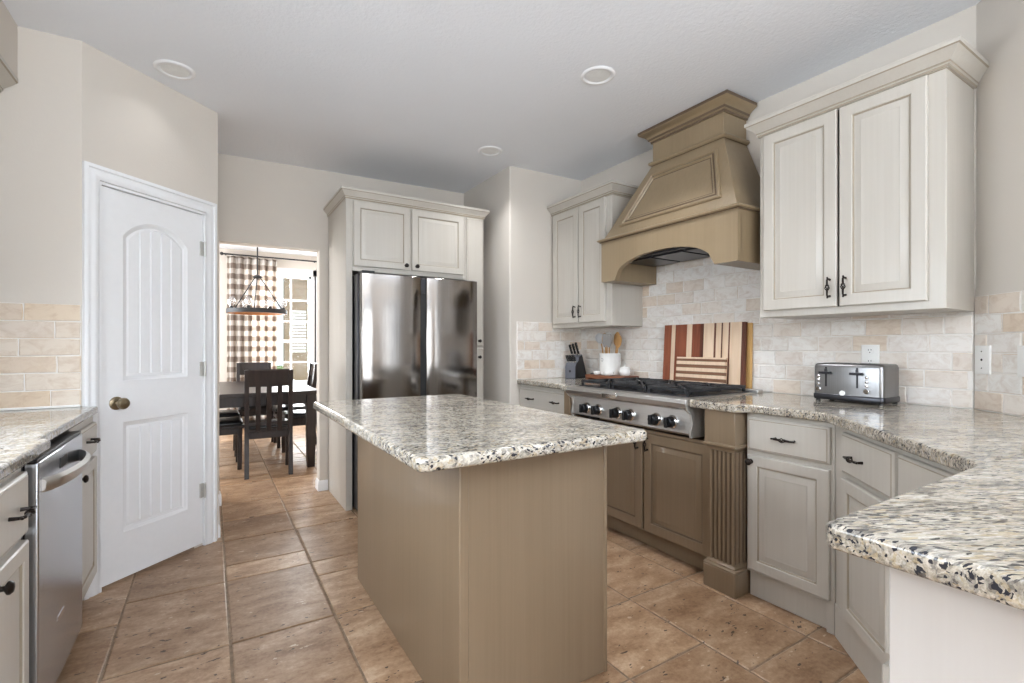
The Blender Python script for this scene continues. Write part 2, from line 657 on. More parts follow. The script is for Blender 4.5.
CROWN = [(0, 0), (.010, 0), (.012, .010), (.018, .014), (.018, .022), (.026, .030), (.045, .044), (.060, .058), (.066, .062), (.066, .080), (0, .080)]


def crown_prof(k=1.0, kz=1.0):
    return [(o * k, z * kz) for o, z in CROWN]


FRX = lambda X, y0: Fr((X, y0, 0), (0, -1, 0))      # faces -X, u runs to -Y
FLX = lambda X: Fr((X, 0, 0), (0, 1, 0))            # faces +X
FRY = lambda Y: Fr((0, Y, 0), (1, 0, 0))            # faces -Y

# ------------------------------------------------------------------ the setting
WX = 2.86                       # range wall
CT = 0.925                      # counter top by the range
DGD = Vector((-.643, -.766, 0))  # diagonal wall, towards the viewer
cz = lambda x: 2.652 + .017 * x


def wallbox(name, fr, L, H, t=0.12, holes=()):
    """wall of thickness t behind the frame plane, with rectangular holes (a0,b0,a1,b1)"""
    mb = MB()
    xs = sorted({0, L} | {h[0] for h in holes} | {h[2] for h in holes})
    for i in range(len(xs) - 1):
        a0, a1 = xs[i], xs[i + 1]
        hs = sorted([h for h in holes if h[0] <= a0 and h[2] >= a1], key=lambda h: h[1])
        b = -0.05
        for h in hs:
            if h[1] > b:
                mb.fbox(fr, a0, b, -t, a1, h[1], 0)
            b = h[3]
        if b < H:
            mb.fbox(fr, a0, b, -t, a1, H, 0)
    return struct(name, mb, WALL, smooth=0)


# ceiling (a hair out of level, as the photo shows it)
mb = MB()
c4 = [(-1.2, -4.2), (5.6, -4.2), (5.6, 4.40), (-1.2, 4.40)]
mb.add([(x, y, cz(x)) for x, y in c4] + [(x, y, cz(x) + .15) for x, y in c4], [(0, 3, 2, 1), (4, 5, 6, 7), (0, 1, 5, 4), (1, 2, 6, 5), (2, 3, 7, 6), (3, 0, 4, 7)])
struct('ceiling', mb, CEIL, smooth=0)
struct('ceiling_dining', MB().box(-1.8, 4.405, 2.62, 3.4, 8.35, 2.77), CEIL, smooth=0)

# floor: travertine blocks laid in 0.4 m columns over grout
mb = MB()
mb.box(-1.95, -4.25, -.10, 5.7, 8.35, -.004, 1)
U = .2015
fixed = {  # cuts seen in the photo, in metres along the room
    -1: [2.265, 2.88, 3.49], 0: [2.265, 2.88, 3.08, 3.475, 3.87, 4.28, 4.88], 1: [1.66, 2.265, 2.70, 2.89, 3.475, 3.865, 4.27],
    4: [1.07, 1.68, 2.28, 2.68, 3.08], 5: [1.075, 1.68, 2.08, 2.68], 3: [1.27, 1.67, 2.27, 2.67]}
rr = random.Random(3)
for k in range(-5, 14):
    x0 = .07 + .4065 * k
    cuts = list(fixed.get(k, [1.07 + U * rr.choice([0, 1, 2, 3])]))
    while cuts[0] > -4.2:
        cuts.insert(0, cuts[0] - U * rr.choice([2, 3, 3, 1]))
    while cuts[-1] < 8.3:
        cuts.append(cuts[-1] + U * rr.choice([2, 3, 3, 1]))
    for y0, y1 in zip(cuts, cuts[1:]):
        g = .0050
        nseg = 3
        # slightly uneven chipped edges
        def jit():
            return rr.uniform(-.0016, .0016)
        pts = []
        ax0, ax1, ay0, ay1 = x0 + g, x0 + .4065 - g, y0 + g, y1 - g
        for i in range(nseg):
            pts.append((ax0 + (ax1 - ax0) * i / nseg, ay0 + jit()))
        for i in range(nseg):
            pts.append((ax1 + jit(), ay0 + (ay1 - ay0) * i / nseg))
        for i in range(nseg):
            pts.append((ax1 - (ax1 - ax0) * i / nseg, ay1 + jit()))
        for i in range(nseg):
            pts.append((ax0 + jit(), ay1 - (ay1 - ay0) * i / nseg))
        n = len(pts)
        lo, hi = pts, inset(pts, .004)
        mb.loops([[Vector((a, b, -.006)) for a, b in lo], [Vector((a, b, -.0022)) for a, b in lo], [Vector((a, b, 0)) for a, b in hi]], cap0=False)
struct('floor', mb, [TRAV, GROUT], smooth=0)

# walls
wr = wallbox('wall_right', Fr((WX, 3.42, 0), (0, -1, 0)), 3.42 - .743, 2.8)
c0 = Vector((WX, .743, 0))
wd = wallbox('wall_diagonal', Fr(c0, DGD), .62, 2.85)
e = c0 + DGD * .62
struct('wall_breakfast', MB().box(e.x - .02, e.y - .13, -.05, 5.62, e.y, 2.85), WALL, smooth=0)
struct('wall_corner', MB().box(2.10, 3.42, -.05, 2.98, 4.40, 2.8), WALL, smooth=0, bevel=.012)
wallbox('wall_far', Fr((-.02, 4.28, 0), (1, 0, 0)), 2.14, 2.8, .12, [(.08, -.05, .793, 1.997)])
struct('wall_pantry_side', MB().prism(Fr((0, 0, 0), X_, Y_), [(.042, 3.542), (.042, 4.285), (-.08, 4.285), (-.08, 3.45)], -.05, 2.8), WALL, smooth=0)
PA = Vector((-.515, 3.03, 0))
PU = Vector((.557, .512, 0)).normalized()
PL = .7566
pf = Fr(PA, PU)
wallbox('wall_pantry', pf, PL, 2.8, .11, [(.064, -.05, .672, 2.005)])
struct('wall_stub', MB().box(-1.15, 3.03, -.05, -.515, 3.15, 2.8), WALL, smooth=0)
wallbox('wall_left', Fr((-1.03, -4.2, 0), (0, 1, 0)), 7.3, 2.8, .12, [(5.1, 1.12, 6.5, 2.12)])
wallbox('wall_back', Fr((5.6, -4.0, 0), (-1, 0, 0)), 6.75, 2.85, .12, [(1.1, .12, 2.6, 2.25), (4.0, .3, 6.4, 2.3)])
struct('wall_breakfast_side', MB().box(5.5, -4.1, -.05, 5.62, .3, 2.85), WALL, smooth=0)
# soffit over the wall cabinets on the sink side
struct('wall_soffit', MB().box(-1.035, 1.2, 2.40, -.735, 3.035, 2.8), WALL, smooth=0)
# dining room shell
wallbox('wall_dining_window', Fr((-1.7, 8.2, 0), (1, 0, 0)), 5.0, 2.8, .12, [(2.2, .62, 3.06, 2.30), (3.17, .62, 4.05, 2.30)])
wallbox('wall_dining_left', Fr((-1.65, 4.3, 0), (0, 1, 0)), 4.0, 2.8, .12, [(1.0, .5, 3.2, 2.2)])
struct('wall_dining_right', MB().box(3.2, 4.3, -.05, 3.32, 8.3, 2.8), WALL, smooth=0)
struct('wall_dining_near', MB().box(-1.75, 4.30, -.05, -.02, 4.40, 2.8), WALL, smooth=0)
struct('wall_dining_near', MB().box(2.98, 4.30, -.05, 3.32, 4.40, 2.8), WALL, smooth=0)


def base_prof(h=.085, t=.014):
    return [(0, 0), (t, 0), (t, h * .68), (t * .7, h * .8), (t * .55, h * .93), (t * .3, h), (0, h)]


struct('baseboard_far', MB().sweep(base_prof(), [(.773, 4.39), (.773, 4.28), (.838, 4.28)], side=1), WHITE)
struct('baseboard_pantry', MB().sweep(base_prof(), [(.042, 3.56), (.042, 4.28), (.06, 4.28), (.06, 4.39)], side=1), WHITE)
struct('baseboard_dining', MB().sweep(base_prof(), [(-1.65, 8.2), (3.2, 8.2)], side=1), WHITE)


# tiled splashbacks (part of their walls)
def splash(fr, W, z0, rows, th, tl, parent, mat, seed, cols=None, top=None, extra=None, name='backsplash'):
    r = random.Random(seed)
    mb = MB()
    g = .0022
    H = rows * th

    def run(a_lo, a_hi, j):
        a = -tl * (0.5 if j % 2 else 0.0) - r.uniform(0, .02)
        while a < a_hi:
            b = a + tl * r.uniform(.96, 1.04)
            s0, s1 = max(a, a_lo) + g, min(b, a_hi) - g
            if s1 - s0 > .012:
                t0, t1 = z0 + j * th + g, z0 + (j + 1) * th - g
                q = lambda: r.uniform(-.0013, .0013)
                P = [(s0 + q(), t0 + q()), ((s0 + s1) / 2, t0 + q()), (s1 + q(), t0 + q()), (s1 + q(), (t0 + t1) / 2), (s1 + q(), t1 + q()), ((s0 + s1) / 2, t1 + q()), (s0 + q(), t1 + q()), (s0 + q(), (t0 + t1) / 2)]
                d = r.uniform(.0085, .0105)
                I = inset(P, .0028)
                mb.loops([[fr.p(x, y, .001) for x, y in P], [fr.p(x, y, d - .0025) for x, y in P], [fr.p(x, y, d) for x, y in I]], cap0=False)
            a = b
    for j in range(rows):
        run(0, W, j)
    mb.fbox(fr, 0, z0, 0, W, z0 + H, .0062, 1)
    if extra:
        a0, a1, n2 = extra
        for j in range(rows, n2):
            run(a0, a1, j)
        mb.fbox(fr, a0, z0 + H, 0, a1, z0 + n2 * th, .0062, 1)
    return make(name, mb, [mat, GROUTB], parent, smooth=35)


splash(Fr((WX, 3.42, 0), (0, -1, 0)), 2.669, CT, 6, .0822, .162, wr, STONE, 1, extra=(.74, 1.90, 11))
splash(Fr(c0, DGD), .62, CT, 6, .0822, .162, wd, STONE, 2)
corner_obj = [o for o in COL.objects if o.name == 'wall_corner'][0]
splash(Fr((2.165, 3.42, 0), (1, 0, 0)), .695, CT, 6, .0802, .158, corner_obj, STONE, 5)
stub_obj = [o for o in COL.objects if o.name == 'wall_stub'][0]
splash(Fr((-1.03, 3.03, 0), (1, 0, 0)), .513, .918, 6, .0795, .212, stub_obj, STONEL, 9)

# pantry door: two-panel arched plank door in a cased opening
cas = MB()
CP = [(0, 0), (0, .016), (.006, .019), (.016, .019), (.020, .012), (.028, .012), (.034, .016), (.05, .014), (.058, .010), (.064, .010), (.064, 0)]


def casing_loop(o):
    # path around the opening, o = distance outward from the opening's edge
    a0, a1, t = .071, .666, 2.008
    return [(a0 - o, 0), (a0 - o, t + o), (a1 + o, t + o), (a1 + o, 0)]


L = []
for i in range(4):
    L.append([pf.p(casing_loop(.070 - o * 1.09)[i][0], casing_loop(.070 - o * 1.09)[i][1], h) for o, h in CP])
cas.loops(L)
cas.fbox(pf, .066, 0, -.11, .080, 2.003, .010).fbox(pf, .656, 0, -.11, .670, 2.003, .010).fbox(pf, .066, 1.991, -.11, .670, 2.004, .010)
d1 = struct('door_1', cas, WHITE, bevel=0)
dm = MB()
D0, D1, DB, DT = .084, .652, .016, 1.988


def arch_poly(a0, a1, b0, bs, bt, n=14):
    pts = [(a0, b0), (a1, b0), (a1, bs)]
    c = (a0 + a1) / 2
    hw = (a1 - a0) / 2
    rise = bt - bs
    R = (hw * hw + rise * rise) / (2 * rise)
    th = math.asin(hw / R)
    for i in range(1, n):
        t = th - 2 * th * i / n
        pts.append((c + R * math.sin(t), bt - R + R * math.cos(t)))
    pts.append((a0, bs))
    return pts


PUP = arch_poly(.190, .552, 1.024, 1.765, 1.862)
PLO = rect(.190, .248, .552, .812)
bm = bmesh.new()


def ring_edges(poly, c):
    vs = [bm.verts.new(pf.p(a, b, c)) for a, b in poly]
    return [bm.edges.new((vs[i], vs[(i + 1) % len(vs)])) for i in range(len(vs))]


FACE = -.004
ed = ring_edges(rect(D0, DB, D1, DT), FACE) + ring_edges(PUP, FACE) + ring_edges(PLO, FACE)
bmesh.ops.triangle_fill(bm, use_beauty=True, edges=ed)
bm.verts.index_update()
dm.add([v.co.copy() for v in bm.verts], [[v.index for v in f.verts] for f in bm.faces])
bm.free()
dm.loops([[pf.p(a, b, c) for a, b in rect(D0, DB, D1, DT)] for c in (FACE, FACE - .035)], cap0=False)
for poly in (PUP, PLO):
    prof = [(0, FACE), (.006, FACE - .004), (.014, FACE - .006), (.022, FACE - .012), (.030, FACE - .012), (.034, FACE - .010)]
    dm.loops([[pf.p(a, b, h) for a, b in (inset(poly, i) if i else poly)] for i, h in prof], cap0=False, cap1=False)
    # planks: strips between grooves, following the panel outline
    inn = inset(poly, .034)
    lo_b = min(b for a, b in inn)
    a_lo, a_hi = min(a for a, b in inn), max(a for a, b in inn)

    def top_at(a):
        best = None
        n = len(inn)
        for i in range(n):
            p, q = inn[i], inn[(i + 1) % n]
            if abs(p[0] - q[0]) > 1e-9 and min(p[0], q[0]) - 1e-6 <= a <= max(p[0], q[0]) + 1e-6:
                y = p[1] + (q[1] - p[1]) * (a - p[0]) / (q[0] - p[0])
                best = y if best is None else max(best, y)
        return best
    NP = 5
    wv = (a_hi - a_lo) / NP
    for k in range(NP):
        s0, s1 = a_lo + k * wv, a_lo + (k + 1) * wv
        xs = [(s0, FACE - .017), (s0 + .005, FACE - .010)] + [(s0 + (s1 - s0) * t, FACE - .010) for t in (.3, .5, .7)] + [(s1 - .005, FACE - .010), (s1, FACE - .017)]
        if k == 0:
            xs[0] = (s0, FACE - .010)
        if k == NP - 1:
            xs[-1] = (s1, FACE - .010)
        dm.loops([[pf.p(x, lo_b, h) for x, h in xs], [pf.p(x, top_at(min(max(x, a_lo + 1e-5), a_hi - 1e-5)), h) for x, h in xs]], cap0=False, cap1=False, closed=False)
leaf = make('door_leaf', dm, WHITE, d1, smooth=30)
kb = MB().lathe(pf.p(.156, .913, FACE), [(.033, 0), (.033, .005), (.028, .009), (.013, .012), (.012, .028), (.020, .034), (.028, .044), (.029, .054), (.024, .062), (.010, .066), (.002, .067)], pf.n, 24)
make('door_knob', kb, BRASS, d1)['label'] = 'antique brass round knob'
for hz in (1.785, 1.065, .335):
    hb = MB().tube([pf.p(.654, hz - .045, .012), pf.p(.654, hz + .045, .012)], .006, 10)
    hb.fbox(pf, .630, hz - .042, -.004, .656, hz + .042, .004)
    make('hinge', hb, NICKEL, d1)


# ------------------------------------------------------------------ island
isl = thing('kitchen_island', 'large taupe kitchen island with plain glazed panels under a speckled granite top', 'island', (.95, 1.9, 0))
IX0, IX1, IY0, IY1 = .648, 1.243, 1.346, 2.56
mb = MB().box(IX0, IY0, 0, IX1, IY1, .879)
mb.box(IX0 - .004, IY0 - .004, 0, IX0 + .030, IY0 + .03, .878)
mb.box(IX1 - .012, IY0 - .004, 0, IX1 + .004, IY0 + .03, .878)
make('body', mb, TAUPE, isl, bevel=.004)
GX0, GX1, GY0, GY1 = .444, 1.268, 1.160, 2.65
r = .02
pts = []
for cx_, cy_, a0 in ((GX1 - r, GY0 + r, -90), (GX1 - r, GY1 - r, 0), (GX0 + r, GY1 - r, 90), (GX0 + r, GY0 + r, 180)):
    for i in range(5):
        t = math.radians(a0 + 90 * i / 4)
        pts.append((cx_ + r * math.cos(t), cy_ + r * math.sin(t)))
mb = MB().prism(Fr((0, 0, 0), X_, Y_), pts, .878, .917)
make('granite_top', mb, GRAN, isl, bevel=.013, seg=4, smooth=50)

# ------------------------------------------------------------------ range wall: base cabinets


def cab_thing(label, loc, group=None, name='base_cabinet', cat='cabinet'):
    return thing(name, label, cat, loc, group)


FX = 2.20                                   # face of the base cabinets
fr0 = Fr((FX, 0, 0), (0, -1, 0))            # u = -Y


def UY(y):
    return -y


# taupe cabinet under the range
ct = cab_thing('taupe base cabinet with two raised-panel doors beneath the gas rangetop', (2.5, 2.14, 0))
mb = MB().box(2.21, 1.584, .10, WX - .02, 2.652, .69).box(2.245, 1.584, 0, WX - .02, 2.652, .10)
make('body', mb, TAUPE, ct, bevel=.002)
mb = MB().box(2.195, 1.585, .69, 2.21, 2.65, .705)
make('trim_strip', mb, TAUPE, ct)
fr = Fr((2.21, 0, 0), (0, -1, 0))
for y0, y1, hy in ((2.047, 1.585, 2.015), (2.60, 2.060, 2.092)):
    d = make('door', door_front(fr, -y0, .108, -y1, .688, .022, .06), [TAUPE, GLAZE_T], ct, smooth=30)
    make('handle', pull_mb(fr, -hy, .625, .085, True, .026, .022), BRONZE, d)


# fluted posts either side of the range
def post(y0, y1, label):
    p = thing('fluted_post', label, 'pilaster', (2.17, (y0 + y1) / 2, 0), 'fluted posts flanking the range')
    xf, xb = 2.115, 2.30
    make('plinth', MB().box(xf, y0, 0, xb, y1, .112), TAUPE, p, bevel=.003)
    path = [(xb, y0 + .012), (xf + .012, y0 + .012), (xf + .012, y1 - .012), (xb, y1 - .012)]
    make('base_moulding', MB().sweep([(0, 0), (.010, 0), (.012, .006), (.008, .012), (.004, .014), (.004, .022), (-.006, .030), (-.02, .030)], path, side=-1, z0=.112), TAUPE, p)
    make('neck_moulding', MB().sweep([(-.012, 0), (-.004, .004), (-.002, .012), (.006, .022), (.014, .026), (.016, .036), (.008, .042), (-.01, .042)], path, side=-1, z0=.684), TAUPE, p)
    make('capital', MB().box(xf + .004, y0 + .004, .722, xb, y1 - .004, .884), TAUPE, p, bevel=.003)
    # fluted shaft: plan outline with half-round flutes, glaze settled in their hollows
    sx, sy0, sy1 = xf + .020, y0 + .020, y1 - .020
    O_, GM = [], []

    def flutes(p0, p1, n, nv):
        Lx, Ly = p1[0] - p0[0], p1[1] - p0[1]
        m_ = .008 / math.hypot(Lx, Ly)
        wv = (1 - 2 * m_) / n
        O_.append(p0)
        GM.append(0)
        for k in range(n):
            for q in range(7):
                t = m_ + wv * (k + .14 + .72 * q / 6)
                dd = .013 * math.sin(PI * q / 6)
                O_.append((p0[0] + Lx * t + nv[0] * dd, p0[1] + Ly * t + nv[1] * dd))
                GM.append(1 if 1 <= q <= 4 else 0)
    flutes((xb - .03, sy0), (sx, sy0), 4, (0, 1))
    flutes((sx, sy0), (sx, sy1), 5, (1, 0))
    flutes((sx, sy1), (xb - .03, sy1), 4, (0, -1))
    O_ += [(xb - .03, sy1), (xb, sy1), (xb, sy0)]
    GM += [0, 0, 0]
    m = MB()
    N_ = len(O_)
    m.add([Vector((a, b, .112)) for a, b in O_] + [Vector((a, b, .724)) for a, b in O_], [])
    for i in range(N_):
        m.F.append([i, (i + 1) % N_, N_ + (i + 1) % N_, N_ + i])
        m.M.append(GM[i])
    make('shaft', m, [TAUPE, GLAZE_T], p, smooth=25)
    return p


post(1.405, 1.580, 'taupe fluted post on a square plinth between the rangetop and white cabinet')
post(2.655, 2.727, 'taupe fluted post behind the island, at the knife-block end of the rangetop')

# white cabinet at the far end (drawer with two pulls)
c2 = cab_thing('white base cabinet whose wide drawer has two pulls, in the corner below the knife block', (2.5, 3.15, 0))
mb = MB().box(FX + .002, 2.732, .10, WX - .02, 3.412, .884).box(2.26, 2.732, 0, WX - .02, 3.412, .10)
make('body', mb, IVORY, c2, bevel=.002)
d = make('drawer', slab_front(fr0, -3.40, .70, -2.742, .858), [IVORY, GLAZE_I], c2, smooth=30)
for y in (3.228, 2.90):
    make('handle', pull_mb(fr0, -y, .782, .10, False, .026, .02), BRONZE, d)
for y0, y1 in ((3.40, 3.078), (3.066, 2.742)):
    d = make('door', door_front(fr0, -y0, .125, -y1, .68), [IVORY, GLAZE_I], c2, smooth=30)
    make('knob', knob_mb(fr0, -(3.104 if y0 > 3.2 else 3.042), .65, .016, .02), BRONZE, d)

# white cabinet right of the post
c3 = cab_thing('white glazed base cabinet with one drawer over one door, right of the fluted post', (2.5, 1.2, 0))
mb = MB().box(FX, 1.010, .125, WX - .02, 1.398, .884).box(2.27, 1.01, 0, WX - .02, 1.398, .125)
make('body', mb, IVORY, c3, bevel=.002)
d = make('drawer', slab_front(fr0, -1.385, .708, -1.022, .862), [IVORY, GLAZE_I], c3, smooth=30)
make('handle', pull_mb(fr0, -1.205, .782, .105, False, .026, .02), BRONZE, d)
d = make('door', door_front(fr0, -1.385, .142, -1.024, .684), [IVORY, GLAZE_I], c3, smooth=30)
make('knob', knob_mb(fr0, -1.366, .655, .016, .02), BRONZE, d)
# scalloped toe board and bracket foot
pr_ = [(-1.398, 0), (-1.062, 0), (-1.055, .028), (-1.035, .045), (-1.02, .06), (-1.008, .13), (-1.398, .13)]
mb = MB().prism(Fr((2.245, 0, 0), (0, -1, 0)), [(-1.398, 0), (-1.04, 0), (-1.04, .128), (-1.398, .128)], 0, .02)
mb.box(FX + .001, 1.012, 0, 2.27, 1.043, .128)
make('toe_board', mb, IVORY, c3, bevel=.002)

# diagonal corner cabinet
c4_ = cab_thing('angled white corner cabinet partly hidden behind the peninsula counter', (2.35, .8, 0))
cd = Vector((-.7012, -.7129, 0))
fd = Fr((2.2, 1.01, 0), cd)
W4 = .845
mb = MB()
mb.prism(Fr((0, 0, 0), X_, Y_), [(2.2, 1.008), (2.2 + cd.x * W4, 1.008 + cd.y * W4), (2.2 + cd.x * W4 + .30, 1.008 + cd.y * W4), (2.55, .60), (2.55, 1.008)], .125, .884)
make('body', mb, IVORY, c4_, bevel=.002)
# face foot and valanced toe board
ft = [(0.0, 0), (W4, 0), (W4, .14), (0, .14)]
make('toe_board', MB().prism(fd, ft, -.02, .001), IVORY, c4_, bevel=.002)
d = make('drawer', slab_front(fd, .105, .705, .482, .862), [IVORY, GLAZE_I], c4_, smooth=30)
make('handle', pull_mb(fd, .245, .782, .105, False, .026, .02), BRONZE, d)
make('drawer', slab_front(fd, .505, .705, .84, .862), [IVORY, GLAZE_I], c4_, smooth=30)
d = make('door', door_front(fd, .105, .142, .482, .684), [IVORY, GLAZE_I], c4_, smooth=30)
d2_ = make('door', door_front(fd, .505, .142, .84, .684), [IVORY, GLAZE_I], c4_, smooth=30)
make('knob', knob_mb(fd, .525, .655, .016, .02), BRONZE, d2_)

# peninsula base
c5 = cab_thing('white panelled peninsula base under the nearest granite counter end', (1.6, -.05, 0), name='peninsula_cabinet')
mb = MB().box(.892, -.32, .10, 2.28, .326, .884).box(.96, -.26, 0, 2.2, .262, .10)
make('body', mb, PANELW, c5, bevel=.002)
make('end_panel', MB().box(.876, -.30, .0, .893, .327, .884), PANELW, c5, bevel=.002)
fp = Fr((0, .3265, 0), (-1, 0, 0))
make('door', door_front(fp, -1.36, .14, -.90, .70), [IVORY, GLAZE_I], c5, smooth=30)
make('drawer', slab_front(fp, -1.36, .72, -.90, .865), [IVORY, GLAZE_I], c5, smooth=30)
make('base_block', MB().box(.868, .26, 0, .96, .338, .118), PANELW, c5, bevel=.003)

# counter slab of the right run, one L-shaped piece
PC = [(WX, 1.652), (2.098, 1.652), (2.092, 1.640), (2.092, 1.400), (2.110, 1.378), (2.160, 1.366), (2.160, 1.030), (1.555, .414), (1.50, .394), (.826, .394), (.814, .380), (.814, -.36),
      (2.10, -.36), (2.10 + .35, .262), (WX, .743)]
mb = MB().prism(Fr((0, 0, 0), X_, Y_), PC, CT - .039, CT)
ctr = make('countertop', mb, GRANP, None, bevel=.012, seg=4, smooth=50)
tag(ctr, 'L-shaped granite counter with the toaster on it, running out to the nearest peninsula end', 'countertop')
mb = MB().prism(Fr((0, 0, 0), X_, Y_), [(WX, 2.656), (WX, 3.42), (2.172, 3.42), (2.165, 3.41), (2.165, 2.76), (2.10, 2.735), (2.098, 2.656)], CT - .039, CT)
tag(make('countertop', mb, GRAN, None, bevel=.012, seg=4, smooth=50), 'short granite counter in the corner carrying the knife block', 'countertop')

# ------------------------------------------------------------------ gas rangetop
RY0, RY1 = 1.660, 2.648
rg = thing('gas_rangetop', 'stainless steel gas rangetop with six black knobs and cast-iron grates', 'stove', (2.45, 2.15, .72))
XF = 2.115
sidep = [(2.772, .728), (XF + .03, .728), (XF + .012, .74), (XF + .030, .86), (XF - .018, .872), (XF - .035, .885), (XF - .038, .905), (XF - .028, .921), (XF - .01, .926), (2.78, .926)]
fr = Fr((0, RY1, 0), X_, Z_)   # n = -Y
mb = MB().prism(fr, [(2.772, .728), (XF + .03, .728), (XF + .012, .74), (XF + .026, .868), (2.772, .868)], 0, RY1 - RY0)
mb.prism(fr, [(2.772, .868), (XF - .018, .868), (XF - .034, .880), (XF - .038, .905), (XF - .028, .921), (XF - .01, .927), (2.772, .927)], 0, RY1 - RY0)
make('body', mb, STEEL, rg, bevel=.002, smooth=35)
# side cheeks
for y in (RY0 - .001, RY1 - .013):
    ck = MB().prism(Fr((0, y + .014, 0), X_, Z_), [(2.3, .72), (XF + .012, .72), (XF + .004, .745), (XF + .018, .80), (XF + .010, .842), (XF - .024, .866), (XF - .030, .90), (XF - .02, .915), (2.3, .915)], 0, .014)
    make('side_cheek', ck, STEELM, rg, bevel=.002)
fk = Fr((XF + .018, 0, 0), (0, -1, 0))
for y in (2.494, 2.378, 2.208, 2.100, 1.900, 1.788):
    kb = MB().lathe(fk.p(-y, .79, -.004), [(.038, 0), (.038, .008), (.034, .014), (.031, .018), (.002, .018)], fk.n, 28)
    bz = make('knob_bezel', kb, CHROME, rg)
    kn = MB().lathe(fk.p(-y, .79, .0135), [(.030, 0), (.0305, .006), (.028, .026), (.025, .031), (.002, .032)], fk.n, 24)
    kn.fbox(fk, -y - .009, .79 - .027, .04, -y + .009, .79 + .027, .060)
    kb_ = make('knob', kn, BLACK, bz, bevel=.002)
# vertical braces between the knob pairs, badge
for y in (2.55, 2.30, 2.02, 1.96, 1.73):
    pass
make('badge', MB().box(XF - .043, 2.155, .884, XF - .036, 2.285, .908), CHROME, rg, bevel=.002)
vents = MB()
for k in range(8):
    vents.box(XF + .006, 2.60 - k * .03, .733, XF + .016, 2.575 - k * .03, .740)
make('vent_slots', vents, BLACK, rg)
# cook surface, burners, grates
make('burner_pan', MB().box(2.17, RY0 + .055, .9271, 2.72, RY1 - .03, .932), DARKSTEEL, rg, bevel=.002)
make('back_trim', MB().box(2.72, RY0, .92, 2.77, RY1, .945), STEEL, rg, bevel=.003)
secs = 3
sw = (RY1 - RY0 - .085) / secs
for k in range(secs):
    y0 = RY0 + .06 + k * sw
    yc = y0 + sw / 2
    for xc in (2.31, 2.58):
        b = MB().lathe((xc, yc, .931), [(.058, 0), (.056, .008), (.040, .012), (.038, .018), (.030, .022), (.002, .023)], (0, 0, 1), 24)
        make('burner', b, IRON, rg)
    g = MB()
    zt, h = .968, .017
    xa, xb_ = 2.185, 2.705
    ya, yb = y0 + .006, y0 + sw - .006
    bw = .0065
    for y in (ya, yb - 2 * bw):
        g.box(xa, y, zt - h, xb_, y + 2 * bw, zt)
    for x in (xa, xb_ - 2 * bw, (xa + xb_) / 2 - bw):
        g.box(x, ya, zt - h, x + 2 * bw, yb, zt)
    for xc in (2.31, 2.58):
        for a in range(8):
            t = a * PI / 4
            dx, dy = math.cos(t), math.sin(t)
            f0 = Fr((xc, yc, 0), (dx, dy, 0), (-dy, dx, 0))
            mx_ = min(.125 / max(abs(dx), 1e-6), (sw / 2 - .008) / max(abs(dy), 1e-6))
            g.fbox(f0, .035, -bw, zt - h, mx_, bw, zt + .002)
    for x in (xa + .003, xb_ - .017):
        for y in (ya + .002, yb - .016):
            g.box(x, y, .930, x + .014, y + .014, zt - h + .002)
    make('grate', g, IRON, rg, bevel=.0025)

# ------------------------------------------------------------------ range hood
HY0, HY1, HX = 1.592, 2.668, 2.42
hd = thing('range_hood', 'tall taupe wooden range hood with arched apron and trapezoid panel above the rangetop', 'range hood', (2.6, 2.13, 1.665))
mb = MB()
HT = 1.955
HB = WX - .012
apr = [(-HY1, 1.664), (-2.535, 1.664)]
arc = []
ya, yb = 2.535, 1.735
for i in range(1, 20):
    t = i / 20
    s = (t - .5) * 2
    arc.append((-(ya + (yb - ya) * t), 1.664 + .15 * math.sqrt(max(0, 1 - abs(s) ** 2.3))))
apr += arc + [(-1.735, 1.664), (-HY0, 1.664), (-HY0, HT), (-HY1, HT)]
mb.prism(Fr((HX, 0, 0), (0, -1, 0)), apr, -.035, 0)
mb.box(HX + .03, 2.535, 1.664, HB, HY1, HT)
mb.box(HX + .03, HY0, 1.664, HB, 1.735, HT)
make('apron', mb, HOODP, hd, smooth=30)
fl = MB().box(HX + .034, 1.736, 1.80, HB, 2.534, 1.83)
make('filter_insert', fl, DARKSTEEL, hd)
fm = MB()
for k in range(3):
    y0 = 1.765 + k * .257
    fm.box(HX + .08, y0, 1.79, WX - .06, y0 + .235, 1.80)
make('filter', fm, DARKSTEEL, hd, bevel=.003)
hpath = lambda x, y0, y1: [(HB, y1), (x, y1), (x, y0), (HB, y0)]
LED = [(0, 0), (.008, 0), (.012, .006), (.022, .010), (.024, .020), (.016, .026), (0, .030), (-.02, .030)]
make('ledge_moulding', MB().sweep(LED, hpath(HX, HY0, HY1), side=1, z0=HT - .008, pm=(1, 5)), [HOODP, GLAZE_T], hd)
# tapered body
BX, BY0, BY1 = 2.62, 1.815, 2.365
Z0, Z1 = HT + .018, 2.462
lv = []
for i in range(7):
    t = i / 6
    s = t
    sc = t ** .86
    x = HX + .012 + (BX - HX - .012) * s
    lv.append([Vector((HB, HY1 - .012 + (BY1 - HY1 + .012) * sc, Z0 + (Z1 - Z0) * t)), Vector((x, HY1 - .012 + (BY1 - HY1 + .012) * s, Z0 + (Z1 - Z0) * t)),
               Vector((x, HY0 + .012 + (BY0 - HY0 - .012) * s, Z0 + (Z1 - Z0) * t)), Vector((HB, HY0 + .012 + (BY0 - HY0 - .012) * sc, Z0 + (Z1 - Z0) * t))])
make('tapered_body', MB().loops(lv), HOODP, hd, smooth=20)
